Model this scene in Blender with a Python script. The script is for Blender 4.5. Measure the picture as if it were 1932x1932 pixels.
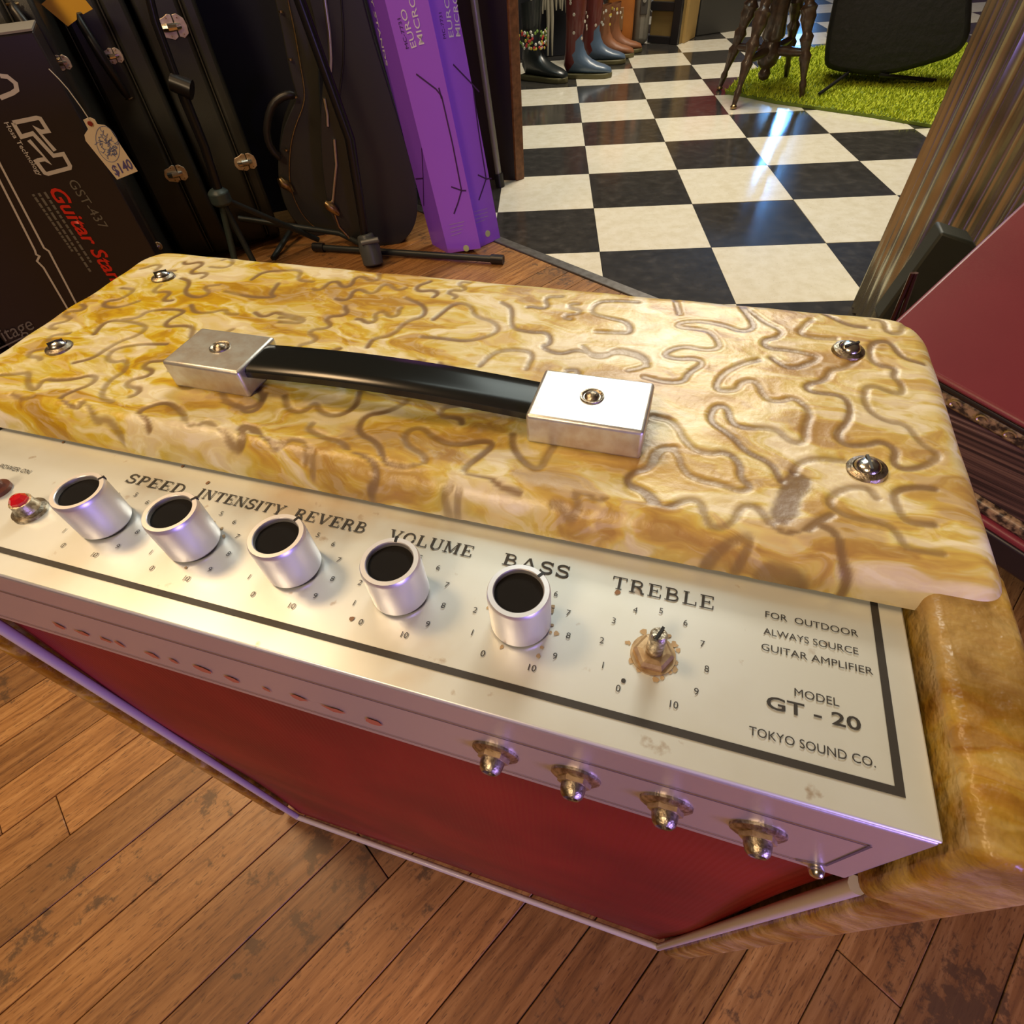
import bpy, bmesh, math, random
import numpy as np
from mathutils import Vector, Matrix
random.seed(7); rng = np.random.default_rng(7)
for o in list(bpy.data.objects): bpy.data.objects.remove(o)
scene = bpy.context.scene
COL = scene.collection

# ------------------------------------------------------------------ camera
F_PX, PITCH, ROLL, CAM_H = 1028.49642, .85923, -.08688, .69487
_f = Vector((0, math.cos(PITCH), -math.sin(PITCH)))
_r0 = Vector((1, 0, 0)); _u0 = _r0.cross(_f)
_r = _r0*math.cos(ROLL) + _u0*math.sin(ROLL)
_u = -_r0*math.sin(ROLL) + _u0*math.cos(ROLL)
cam_d = bpy.data.cameras.new('camera'); cam = bpy.data.objects.new('camera', cam_d); COL.objects.link(cam)
cam_d.sensor_width = 36; cam_d.sensor_height = 36; cam_d.lens = F_PX/1932*36; cam_d.clip_start = .01
M = Matrix((( _r.x, _u.x, -_f.x, 0), (_r.y, _u.y, -_f.y, 0), (_r.z, _u.z, -_f.z, CAM_H), (0, 0, 0, 1)))
cam.matrix_world = M; scene.camera = cam

# ------------------------------------------------------------------ world, lamps, exposure
scene.view_settings.view_transform = 'Standard'; scene.view_settings.look = 'None'
scene.view_settings.gamma = 1; scene.view_settings.use_curve_mapping = False
scene.view_settings.exposure = 0.0
w = bpy.data.worlds.new('world'); scene.world = w; w.use_nodes = True
w.node_tree.nodes['Background'].inputs[0].default_value = (.9, .75, .6, 1)
w.node_tree.nodes['Background'].inputs[1].default_value = .12
def area(name, loc, target, size, power, col, size_y=None):
    d = bpy.data.lights.new(name, 'AREA'); d.energy = power; d.color = col; d.size = size
    if size_y: d.shape = 'RECTANGLE'; d.size_y = size_y
    o = bpy.data.objects.new(name, d); COL.objects.link(o); o.location = loc
    o.rotation_euler = (Vector(target)-Vector(loc)).to_track_quat('-Z', 'Y').to_euler()
    return o
area('ceiling_lamp_light', (-1.3, .9, 2.5), (-.45, .3, 0), .5, 26, (1, .66, .34))
area('ceiling_lamp_light', (.35, 2.1, 2.6), (.2, .6, .3), 1.7, 36, (.88, 1, .93))
area('ceiling_lamp_light', (1.3, 3.2, 2.6), (1.2, 3.0, 0), .8, 80, (1, .88, .70))
area('ceiling_lamp_light', (-1.1, -1.1, 2.3), (-.2, .0, .1), .6, 30, (1, .73, .44))
nl_ = area('purple_front_light', (.62, -.95, .50), (.0, .1, .30), .38, 3.6, (.40, .28, 1)); nl_.data.spread = 1.9  # unseen purple source at the front right, spread narrowed around the amp

# ------------------------------------------------------------------ geometry helpers
def ray(px, py): return _f*F_PX + _r*(px-966) - _u*(py-966)
CAMP = Vector((0, 0, CAM_H))
def W(px, py, z=0.0):
    d = ray(px, py); return CAMP + d*((z-CAM_H)/d.z)
def V(px, py, P, n):
    d = ray(px, py); P = Vector(P); n = Vector(n)
    return CAMP + d*(n.dot(P-CAMP)/n.dot(d))

class MB:
    def __init__(s): s.v = []; s.f = []
    def add(s, vs, fs):
        b = len(s.v); s.v += [tuple(v) for v in vs]; s.f += [tuple(i+b for i in f) for f in fs]; return s
    def box(s, x0, x1, y0, y1, z0, z1, T=None):
        vs = [(x, y, z) for z in (z0, z1) for y in (y0, y1) for x in (x0, x1)]
        if T: vs = [T(*v) for v in vs]
        return s.add(vs, [(0, 2, 3, 1), (4, 5, 7, 6), (0, 1, 5, 4), (2, 6, 7, 3), (0, 4, 6, 2), (1, 3, 7, 5)])
    def prism(s, pts, ext):
        """pts: 3-D polygon; ext: extrusion vector"""
        n = len(pts); e = Vector(ext); a = [Vector(p) for p in pts]; b = [p+e for p in a]
        return s.add(a+b, [tuple(range(n)), tuple(range(2*n-1, n-1, -1))] + [(i, i+n, (i+1) % n+n, (i+1) % n) for i in range(n)])
    def lathe(s, prof, n=24, M=None, cap=True):
        vs = []
        for r, z in prof:
            for k in range(n):
                a = 2*math.pi*k/n; vs.append(Vector((r*math.cos(a), r*math.sin(a), z)))
        if M: vs = [M @ v for v in vs]
        fs = [(i*n+k, i*n+(k+1) % n, (i+1)*n+(k+1) % n, (i+1)*n+k) for i in range(len(prof)-1) for k in range(n)]
        if cap: fs += [tuple(range(n-1, -1, -1)), tuple((len(prof)-1)*n+k for k in range(n))]
        return s.add(vs, fs)
    def tube(s, pts, r, n=8, sx=1.0, flat=None):
        pts = [Vector(p) for p in pts]; rr = r if isinstance(r, (list, tuple)) else [r]*len(pts)
        vs = []; up = None
        for i, p in enumerate(pts):
            t = (pts[min(i+1, len(pts)-1)]-pts[max(i-1, 0)]).normalized()
            if up is None:
                up = Vector((0, 0, 1)) if abs(t.z) < .9 else Vector((0, 1, 0))
                if flat: up = Vector(flat)
            a = t.cross(up).normalized(); b = a.cross(t).normalized(); up = b
            for k in range(n):
                q = 2*math.pi*k/n; vs.append(p + (a*math.cos(q)*sx + b*math.sin(q))*rr[i])
        fs = [(i*n+k, i*n+(k+1) % n, (i+1)*n+(k+1) % n, (i+1)*n+k) for i in range(len(pts)-1) for k in range(n)]
        fs += [tuple(range(n-1, -1, -1)), tuple((len(pts)-1)*n+k for k in range(n))]
        return s.add(vs, fs)
    def ribbon(s, pts, w, up=(0, 0, 1), lift=0.0, closed=False, h=0.0):
        """flat strip following pts, width w, facing up"""
        pts = [Vector(p) for p in pts]; up = Vector(up).normalized(); n = len(pts); L = []; Rr = []
        for i, p in enumerate(pts):
            if closed: a, b = pts[i-1], pts[(i+1) % n]
            else: a, b = pts[max(i-1, 0)], pts[min(i+1, n-1)]
            t1 = (p-a); t2 = (b-p)
            t1 = t1.normalized() if t1.length > 1e-9 else t2.normalized(); t2 = t2.normalized() if t2.length > 1e-9 else t1
            t = (t1+t2).normalized() if (t1+t2).length > .2 else t2
            k = 1/max(.5, t.dot(t2)); sd = up.cross(t).normalized()*(w/2*k)
            L.append(p+sd+up*lift); Rr.append(p-sd+up*lift)
        m = n if closed else n-1
        vs = L+Rr; fs = [(i, n+i, n+(i+1) % n, (i+1) % n) for i in range(m)]
        if h:
            vs = vs+[v-up*h for v in vs]; fs = fs+[(2*n+i, i, (i+1) % n, 2*n+(i+1) % n) for i in range(m)]+[(n+i, 3*n+i, 3*n+(i+1) % n, n+(i+1) % n) for i in range(m)]
        return s.add(vs, fs)
    def poly(s, pts): return s.add(pts, [tuple(range(len(pts)))])
    def mesh(s, name, smooth=None):
        me = bpy.data.meshes.new(name); me.from_pydata(s.v, [], s.f); me.update()
        bm = bmesh.new(); bm.from_mesh(me); bmesh.ops.recalc_face_normals(bm, faces=bm.faces); bm.to_mesh(me); bm.free()
        if smooth is not None:
            me.polygons.foreach_set('use_smooth', [True]*len(me.polygons)); me.set_sharp_from_angle(angle=math.radians(smooth))
        return me

def link(name, me, mat, parent=None, bevel=0, seg=2, smooth=None, T=None):
    if isinstance(me, MB): me = me.mesh(name, smooth)
    if mat and not me.materials: me.materials.append(mat)
    o = bpy.data.objects.new(name, me); COL.objects.link(o)
    if parent: o.parent = parent
    if bevel:
        b = o.modifiers.new('bevel', 'BEVEL'); b.width = bevel; b.segments = seg; b.limit_method = 'ANGLE'; b.angle_limit = math.radians(35)
        me.polygons.foreach_set('use_smooth', [True]*len(me.polygons)); me.set_sharp_from_angle(angle=math.radians(40))
    return o
def thing(name, label, cat, loc=(0, 0, 0), rz=0, group=None):
    o = bpy.data.objects.new(name, None); COL.objects.link(o); o.empty_display_size = .05
    o.location = loc; o.rotation_euler = (0, 0, rz); o['label'] = label; o['category'] = cat
    if group: o['group'] = group
    return o
def tag(o, label, cat, group=None, kind=None):
    o['label'] = label; o['category'] = cat
    if group: o['group'] = group
    if kind: o['kind'] = kind
    return o
def local(root, p):  # world point -> root's coordinates (root only translated / rotated about z)
    d = Vector(p)-Vector(root.location); c, s_ = math.cos(-root.rotation_euler.z), math.sin(-root.rotation_euler.z)
    return Vector((c*d.x-s_*d.y, s_*d.x+c*d.y, d.z))

# ------------------------------------------------------------------ materials
MATS = {}
def mat(name, col, rough=.5, metal=0, coat=0, bump=None, var=None, spec=None, emis=None):
    if name in MATS: return MATS[name]
    m = bpy.data.materials.new(name); m.use_nodes = True; nt = m.node_tree; b = nt.nodes['Principled BSDF']
    b.inputs['Base Color'].default_value = (*col, 1); b.inputs['Roughness'].default_value = rough
    b.inputs['Metallic'].default_value = metal; b.inputs['Coat Weight'].default_value = coat
    if spec is not None: b.inputs['Specular IOR Level'].default_value = spec
    tc = nt.nodes.new('ShaderNodeTexCoord')
    if var:  # (scale, amount, colour2)
        n = nt.nodes.new('ShaderNodeTexNoise'); n.inputs['Scale'].default_value = var[0]; n.inputs['Detail'].default_value = 6
        nt.links.new(tc.outputs['Object'], n.inputs['Vector'])
        r = nt.nodes.new('ShaderNodeValToRGB'); r.color_ramp.elements[0].position = .5-var[1]; r.color_ramp.elements[1].position = .5+var[1]
        r.color_ramp.elements[0].color = (*col, 1); r.color_ramp.elements[1].color = (*var[2], 1)
        nt.links.new(n.outputs['Fac'], r.inputs['Fac']); nt.links.new(r.outputs['Color'], b.inputs['Base Color'])
    if bump:  # (scale, strength, distance)
        n = nt.nodes.new('ShaderNodeTexNoise'); n.inputs['Scale'].default_value = bump[0]; n.inputs['Detail'].default_value = 4
        nt.links.new(tc.outputs['Object'], n.inputs['Vector'])
        bp = nt.nodes.new('ShaderNodeBump'); bp.inputs['Strength'].default_value = bump[1]; bp.inputs['Distance'].default_value = bump[2]
        nt.links.new(n.outputs['Fac'], bp.inputs['Height']); nt.links.new(bp.outputs['Normal'], b.inputs['Normal'])
    if emis:
        b.inputs['Emission Color'].default_value = (*emis[0], 1); b.inputs['Emission Strength'].default_value = emis[1]
    MATS[name] = m; return m
def N(nt, t, **kw):
    n = nt.nodes.new(t)
    for k, v in kw.items():
        if k in n.inputs: n.inputs[k].default_value = v
        else: setattr(n, k, v)
    return n
def ramp(nt, fac, stops):
    r = nt.nodes.new('ShaderNodeValToRGB'); e = r.color_ramp.elements
    while len(e) < len(stops): e.new(.5)
    for i, (p, c) in enumerate(stops): e[i].position = p; e[i].color = (*c, 1)
    nt.links.new(fac, r.inputs['Fac']); return r.outputs['Color']
def mix(nt, fac, a, b, mode='MIX'):
    m = nt.nodes.new('ShaderNodeMix'); m.data_type = 'RGBA'; m.blend_type = mode
    for s_, v in ((0, fac), (6, a), (7, b)):
        if hasattr(v, 'is_linked') or isinstance(v, bpy.types.NodeSocket): nt.links.new(v, m.inputs[s_])
        elif s_ == 0: m.inputs[0].default_value = v
        else: m.inputs[s_].default_value = (*v, 1)
    return m.outputs[2]

black = mat('black_paint', (.012, .011, .012), .35)
ink = mat('black_ink', (.035, .032, .03), .5)
chrome = mat('worn_chrome', (.78, .76, .72), .22, 1, bump=(900, .25, .0004), var=(300, .2, (.5, .46, .4)))
chrome_dull = mat('tarnished_nickel', (.58, .52, .42), .36, 1, bump=(1200, .5, .0004), var=(500, .12, (.25, .2, .14)))
alu = mat('satin_aluminium', (.74, .73, .74), .30, .9, bump=(500, .12, .0003))
lacquer = mat('black_case_vinyl', (.018, .018, .015), .42, 0, bump=(700, .4, .0006), var=(9, .25, (.03, .03, .024)))
brass = mat('aged_brass', (.52, .36, .16), .35, 1, var=(200, .2, (.3, .2, .1)))
steel_trim = mat('steel_trim', (.55, .55, .52), .3, 1)

def m_cover(name='marbled_squiggle_vinyl', worn=0):
    m = bpy.data.materials.new(name); m.use_nodes = True; nt = m.node_tree; b = nt.nodes['Principled BSDF']
    tc = N(nt, 'ShaderNodeTexCoord')
    mp = N(nt, 'ShaderNodeMapping'); mp.inputs['Rotation'].default_value = (0, 0, .5); mp.inputs['Scale'].default_value = (1, 2.1, 1)
    nt.links.new(tc.outputs['Object'], mp.inputs['Vector'])
    n0 = N(nt, 'ShaderNodeTexNoise', Scale=16.0, Detail=3.0); nt.links.new(mp.outputs[0], n0.inputs['Vector'])
    ad = N(nt, 'ShaderNodeVectorMath', operation='MULTIPLY_ADD'); nt.links.new(n0.outputs['Color'], ad.inputs[0])
    ad.inputs[1].default_value = (.10, .10, .10); nt.links.new(mp.outputs[0], ad.inputs[2])
    n1 = N(nt, 'ShaderNodeTexNoise', Scale=21.0, Detail=3.5, Roughness=.55, Distortion=1.0); nt.links.new(ad.outputs[0], n1.inputs['Vector'])
    n2 = N(nt, 'ShaderNodeTexNoise', Scale=42.0, Detail=3.0, Roughness=.55, Distortion=1.6); nt.links.new(ad.outputs[0], n2.inputs['Vector'])
    c1 = ramp(nt, n1.outputs['Fac'], [(.37, (.40, .20, .008)), (.45, (.60, .37, .008)), (.49, (.68, .50, .020)), (.52, (.68, .57, .12)), (.56, (.80, .71, .38)), (.62, (.86, .80, .60))])
    c2 = ramp(nt, n2.outputs['Fac'], [(.42, (.52, .31, .008)), (.50, (.68, .52, .06)), (.57, (.86, .79, .54))])
    c = mix(nt, .30, c1, c2)
    # the colour turns less saturated and slightly darker towards the right-hand side
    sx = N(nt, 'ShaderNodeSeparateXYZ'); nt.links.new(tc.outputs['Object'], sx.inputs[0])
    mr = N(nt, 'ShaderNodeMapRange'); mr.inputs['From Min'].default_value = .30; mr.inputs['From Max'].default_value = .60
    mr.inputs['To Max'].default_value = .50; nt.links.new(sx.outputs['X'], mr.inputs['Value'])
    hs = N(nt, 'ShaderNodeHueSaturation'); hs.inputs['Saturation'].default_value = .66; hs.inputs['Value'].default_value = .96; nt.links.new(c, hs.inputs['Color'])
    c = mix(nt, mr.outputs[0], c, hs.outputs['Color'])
    n3 = N(nt, 'ShaderNodeTexNoise', Scale=9.0, Detail=4.0); nt.links.new(tc.outputs['Object'], n3.inputs['Vector'])
    n3.inputs['Scale'].default_value = 40.0 if worn else 9.0
    dirt = ramp(nt, n3.outputs['Fac'], [(.38 if worn else .48, (0, 0, 0)), (.72, (.8, .8, .8) if worn else (.28, .28, .28))])
    c = mix(nt, dirt, c, (.20, .105, .02) if worn else (.30, .20, .12))
    if worn: c = mix(nt, 1.0, c, (.66, .50, .25), 'MULTIPLY')
    at = N(nt, 'ShaderNodeAttribute'); at.attribute_name = 'groove'
    sp = N(nt, 'ShaderNodeSeparateColor'); nt.links.new(at.outputs['Color'], sp.inputs[0])
    c = mix(nt, sp.outputs[0], c, (.225, .140, .065))
    c = mix(nt, sp.outputs[1], c, (.16, .095, .07))
    nt.links.new(c, b.inputs['Base Color'])
    nb = N(nt, 'ShaderNodeTexNoise', Scale=170.0, Detail=4.0); nt.links.new(tc.outputs['Object'], nb.inputs['Vector'])
    bp = N(nt, 'ShaderNodeBump', Strength=.9 if worn else .3, Distance=.0040 if worn else .0012); nb.inputs['Scale'].default_value = 75.0 if worn else 170.0; nt.links.new(nb.outputs['Fac'], bp.inputs['Height'])
    nt.links.new(bp.outputs[0], b.inputs['Normal'])
    b.inputs['Roughness'].default_value = .36; b.inputs['Specular IOR Level'].default_value = .5
    return m
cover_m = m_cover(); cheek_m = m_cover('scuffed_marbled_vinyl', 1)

def m_panel():
    m = bpy.data.materials.new('stained_aluminium_panel'); m.use_nodes = True; nt = m.node_tree; b = nt.nodes['Principled BSDF']
    tc = N(nt, 'ShaderNodeTexCoord')
    n = N(nt, 'ShaderNodeTexNoise', Scale=14.0, Detail=5.0); nt.links.new(tc.outputs['Object'], n.inputs['Vector'])
    c = ramp(nt, n.outputs['Fac'], [(.42, (.77, .82, .82)), (.58, (.71, .74, .71)), (.70, (.60, .53, .42))])
    n2 = N(nt, 'ShaderNodeTexNoise', Scale=120.0, Detail=4.0); nt.links.new(tc.outputs['Object'], n2.inputs['Vector'])
    f = ramp(nt, n2.outputs['Fac'], [(.68, (0, 0, 0)), (.76, (.7, .7, .7))])
    c = mix(nt, f, c, (.34, .22, .12))
    nt.links.new(c, b.inputs['Base Color'])
    b.inputs['Metallic'].default_value = .45; b.inputs['Roughness'].default_value = .36
    return m
panel_m = m_panel()

def m_wood():
    m = bpy.data.materials.new('worn_oak_plank'); m.use_nodes = True; nt = m.node_tree; b = nt.nodes['Principled BSDF']
    tc = N(nt, 'ShaderNodeTexCoord'); oi = N(nt, 'ShaderNodeObjectInfo')
    off = N(nt, 'ShaderNodeVectorMath', operation='MULTIPLY_ADD'); nt.links.new(oi.outputs['Random'], off.inputs[0]); off.inputs[1].default_value = (13, 7, 3)
    nt.links.new(tc.outputs['Object'], off.inputs[2])
    mp = N(nt, 'ShaderNodeMapping'); mp.inputs['Scale'].default_value = (3, 42, 3); nt.links.new(off.outputs[0], mp.inputs['Vector'])
    g = N(nt, 'ShaderNodeTexNoise', Scale=3.0, Detail=8.0, Roughness=.62, Distortion=.7); nt.links.new(mp.outputs[0], g.inputs['Vector'])
    c = ramp(nt, g.outputs['Fac'], [(.30, (.19, .085, .028)), (.46, (.34, .165, .052)), (.60, (.45, .24, .085)), (.75, (.53, .31, .12))])
    # board-to-board tone
    c2 = mix(nt, oi.outputs['Random'], (.62, .56, .52), (1.12, 1.02, .90)); c = mix(nt, 1.0, c, c2, 'MULTIPLY')
    # open pores
    mp2 = N(nt, 'ShaderNodeMapping'); mp2.inputs['Scale'].default_value = (60, 420, 60); nt.links.new(off.outputs[0], mp2.inputs['Vector'])
    pz = N(nt, 'ShaderNodeTexNoise', Scale=1.6, Detail=3.0); nt.links.new(mp2.outputs[0], pz.inputs['Vector'])
    pf = ramp(nt, pz.outputs['Fac'], [(.57, (0, 0, 0)), (.68, (.75, .75, .75))]); c = mix(nt, pf, c, (.085, .03, .012))
    # scuffs and dark knocks
    geo = N(nt, 'ShaderNodeNewGeometry')
    s1 = N(nt, 'ShaderNodeTexNoise', Scale=34.0, Detail=5.0, Roughness=.7); nt.links.new(geo.outputs['Position'], s1.inputs['Vector'])
    s2 = N(nt, 'ShaderNodeTexNoise', Scale=4.0, Detail=3.0); nt.links.new(geo.outputs['Position'], s2.inputs['Vector'])
    mm = N(nt, 'ShaderNodeMath', operation='MULTIPLY'); nt.links.new(s1.outputs['Fac'], mm.inputs[0]); nt.links.new(s2.outputs['Fac'], mm.inputs[1])
    sf = ramp(nt, mm.outputs[0], [(.325, (0, 0, 0)), (.37, (.8, .8, .8))]); c = mix(nt, sf, c, (.06, .032, .015))
    s3 = ramp(nt, s2.outputs['Fac'], [(.5, (0, 0, 0)), (.7, (.35, .35, .35))]); c = mix(nt, s3, c, (.16, .085, .04))
    nt.links.new(c, b.inputs['Base Color'])
    rr = N(nt, 'ShaderNodeMapRange'); rr.inputs['To Min'].default_value = .28; rr.inputs['To Max'].default_value = .5; nt.links.new(s1.outputs['Fac'], rr.inputs['Value'])
    nt.links.new(rr.outputs[0], b.inputs['Roughness'])
    bp = N(nt, 'ShaderNodeBump', Strength=.3, Distance=.0006); nt.links.new(g.outputs['Fac'], bp.inputs['Height']); nt.links.new(bp.outputs[0], b.inputs['Normal'])
    return m
wood_m = m_wood()

def m_tile(name, c1, c2, c3):
    m = bpy.data.materials.new(name); m.use_nodes = True; nt = m.node_tree; b = nt.nodes['Principled BSDF']
    geo = N(nt, 'ShaderNodeNewGeometry')
    n = N(nt, 'ShaderNodeTexNoise', Scale=26.0, Detail=6.0, Roughness=.65); nt.links.new(geo.outputs['Position'], n.inputs['Vector'])
    c = ramp(nt, n.outputs['Fac'], [(.35, c1), (.55, c2), (.72, c3)])
    n2 = N(nt, 'ShaderNodeTexNoise', Scale=190.0, Detail=2.0); nt.links.new(geo.outputs['Position'], n2.inputs['Vector'])
    f = ramp(nt, n2.outputs['Fac'], [(.66, (0, 0, 0)), (.74, (.5, .5, .5))]); c = mix(nt, f, c, tuple(.5*v for v in c1))
    nt.links.new(c, b.inputs['Base Color'])
    b.inputs['Roughness'].default_value = .16; b.inputs['Coat Weight'].default_value = .6; b.inputs['Coat Roughness'].default_value = .12
    bp = N(nt, 'ShaderNodeBump', Strength=.08, Distance=.002); n4 = N(nt, 'ShaderNodeTexNoise', Scale=9.0); nt.links.new(geo.outputs['Position'], n4.inputs['Vector'])
    nt.links.new(n4.outputs['Fac'], bp.inputs['Height']); nt.links.new(bp.outputs[0], b.inputs['Normal'])
    return m
tile_w = m_tile('cream_vinyl_tile', (.78, .72, .56), (.86, .81, .67), (.90, .86, .74))
tile_b = m_tile('black_vinyl_tile', (.030, .028, .025), (.045, .042, .038), (.075, .068, .06))

# ------------------------------------------------------------------ floor
floor = link('floor', MB().box(-4, 6, -2.6, 8.2, -.12, -.012), mat('subfloor', (.02, .014, .01), .9)); floor['kind'] = 'structure'
sd, nd = Vector((.7615, .6482, 0)), Vector((-.6482, .7615, 0))   # along / across the boards
S_STRIP = 1.083; BW = .0595; N0 = -.0575
def plank(name, s0, s1, n0, n1):
    o = link(name, MB().box(-(s1-s0)/2+.0005, (s1-s0)/2-.0005, -(n1-n0)/2+.0005, (n1-n0)/2-.0005, -.011, random.uniform(-.0006, 0)), wood_m, floor, bevel=.0006, seg=1)
    p = sd*((s0+s1)/2)+nd*((n0+n1)/2); o.location = p; o.rotation_euler = (0, 0, math.atan2(sd.y, sd.x)); return o
joints = {4: [-.066], 3: [], 10: [-.367]}
for k in range(-20, 35):
    n0 = N0+k*BW
    s = S_STRIP; cuts = [S_STRIP]
    if k in joints: cuts += joints[k]
    first = random.uniform(.5, 1.1)
    s = (cuts[-1] if len(cuts) > 1 else S_STRIP)-(first if len(cuts) == 1 else random.uniform(.6, .9))
    if k == 3: s = S_STRIP-.85
    while s > -1.9: cuts.append(s); s -= random.uniform(.55, 1.2)
    cuts.append(-2.2)
    for a, b in zip(cuts[1:], cuts[:-1]): plank('plank', a, b, n0, n0+BW)
# metal transition strip
o = link('trim_1', MB(), None) if False else None
def frame_box(name, m_, c, ax, half, z0, z1, bevel, parent=None):
    mb = MB(); ax = Vector(ax).normalized(); ay = Vector((-ax.y, ax.x, 0))
    T = lambda x, y, z: Vector(c)+ax*x+ay*y+Vector((0, 0, z))
    mb.box(-half[0], half[0], -half[1], half[1], z0, z1, T); return link(name, mb, m_, parent, bevel=bevel)
pc = sd*(S_STRIP+.016)+nd*.3
t = frame_box('trim_1', mat('brushed_strip', (.20, .19, .18), .4, .7, var=(60, .2, (.12, .11, .1))), pc, nd, (2.0, .016), -.011, .0035, .002); t['kind'] = 'structure'
# checkerboard
TL = .3048; GA = -.10837; gx, gy = .30748, 1.52838
gu = Vector((math.cos(GA), math.sin(GA), 0)); gv = Vector((-math.sin(GA), math.cos(GA), 0)); g0 = Vector((gx, gy, 0))
sq = MB().box(.0006, TL-.0006, .0006, TL-.0006, -.011, 0).mesh('floor_tile')
sq_w = sq.copy(); sq_w.materials.append(tile_w); sq_b = sq.copy(); sq_b.materials.append(tile_b)
def clip(poly, s0):
    out = []
    for i in range(len(poly)):
        a, b = poly[i], poly[(i+1) % len(poly)]; da, db = a.dot(sd)-s0, b.dot(sd)-s0
        if da >= 0: out.append(a)
        if da*db < 0: out.append(a+(b-a)*(da/(da-db)))
    return out
for i in range(-3, 12):
    for j in range(-7, 20):
        c = g0+gu*TL*i+gv*TL*j; mid = c+(gu+gv)*TL/2
        if mid.y > 7.6 or mid.x > 3.6 or (mid.x < -1.2): continue
        if j >= 12 and i < 0: continue
        cs = [c+(gu*a+gv*b)*TL for a, b in ((.002, .002), (.998, .002), (.998, .998), (.002, .998))]
        smin = min(p.dot(sd) for p in cs); smax = max(p.dot(sd) for p in cs); s0 = S_STRIP+.031
        wht = (i+j) % 2 == 0
        if smax < s0+.01 : continue
        if smin < s0:
            pts = clip([p-c for p in cs], s0-c.dot(sd))
            if len(pts) < 3: continue
            o = link('floor_tile', MB().prism(pts, (0, 0, -.011)), tile_w if wht else tile_b, floor); o.location = c
        else:
            o = bpy.data.objects.new('floor_tile', sq_w if wht else sq_b); COL.objects.link(o); o.parent = floor
            o.location = c; o.rotation_euler = (0, 0, GA)
        o.location.z = random.uniform(-.0005, .0005)

# ------------------------------------------------------------------ room shell
wall_dark = mat('midnight_wall_paint', (.010, .010, .022), .8)
wl0, wl1 = Vector((.02, 2.22, 0)), Vector((-3.6, 1.30, 0))
def wall(name, a, b, m_, h=2.75, th=.08, z0=-.012):
    a, b = Vector(a), Vector(b); d = (b-a).normalized(); n = Vector((-d.y, d.x, 0))
    o = link(name, MB().prism([a+Vector((0, 0, z0)), b+Vector((0, 0, z0)), b+n*th+Vector((0, 0, z0)), a+n*th+Vector((0, 0, z0))], (0, 0, h-z0)), m_)
    o['kind'] = 'structure'; return o
wall('wall_left', wl1, wl0, wall_dark)
wall('wall_back', (-1.4, 8.0, 0), (6, 8.0, 0), mat('back_wall_paint', (.16, .11, .07), .8))
wall('wall_right', (5.4, 8.0, 0), (5.4, -2.6, 0), mat('brick_red_wall', (.20, .045, .03), .7))
wall('wall_front', (5.4, -2.6, 0), (-3.7, -2.6, 0), mat('front_wall_paint', (.30, .22, .15), .8))
wall('wall_side', (-3.7, -2.6, 0), (-3.7, 1.3, 0), mat('front_wall_paint', (.30, .22, .15), .8))
c_ = link('ceiling', MB().box(-4, 6, -2.7, 8.2, 2.75, 2.85), mat('ceiling_paint', (.45, .40, .34), .9)); c_['kind'] = 'structure'
win = link('window_1', MB().box(3.70, 3.80, 7.90, 7.995, .9, 2.2), mat('lit_door_glass', (.2, .5, .9), .3, emis=((.14, .42, 1), 42))); win['kind'] = 'structure'

# ------------------------------------------------------------------ the amplifier
K = 1.195
AMP_T = -.35899
amp = thing('guitar_amplifier', 'vintage guitar amplifier in mustard marbled vinyl with silver control panel, on plank floor', 'amplifier', (-.41612*K, .20285*K, 0), AMP_T)
def L(x, y, z): return Vector((K*x, K*y, CAM_H-K*(CAM_H-z)))
def unit(px, py, z):      # photo pixel -> amp units on the level plane z
    p = local(amp, W(px, py, CAM_H-K*(CAM_H-z))); return (p.x/K, p.y/K)
ZT, ZP, D, XL, XR, PY = .5742, .5610, .1905, .1775, .5535, .0577
ZB = .1315      # cabinet underside
cab = MB()
# sides, back, bottom boards
cab.box(XL, XL+.011, .060, D, ZB, ZT-.0075, L); 
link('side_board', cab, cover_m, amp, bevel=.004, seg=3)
def side(a, b, sgn):   # board with a thicker cheek beside the panel; a = outer x, b = cheek inner x
    pts = [(b, .5115), (b+.006*sgn, .5115), (b+.006*sgn, ZB), (a, ZB), (a, .5690), (b, .5690)]
    mb = MB().prism([L(x, -.0035, z) for x, z in pts], L(0, .0700, 0)-L(0, -.0035, 0)); link('cheek', mb, cheek_m, amp, bevel=.0068, seg=4)
side(.5550, .5345, 1); side(.1760, .1965, -1)
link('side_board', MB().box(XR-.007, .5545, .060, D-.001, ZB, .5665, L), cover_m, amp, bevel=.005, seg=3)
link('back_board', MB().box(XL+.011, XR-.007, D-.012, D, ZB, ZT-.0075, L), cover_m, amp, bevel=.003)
link('bottom_board', MB().box(XL+.011, XR-.007, .0165, D-.012, ZB, ZB+.011, L), cover_m, amp)
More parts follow.
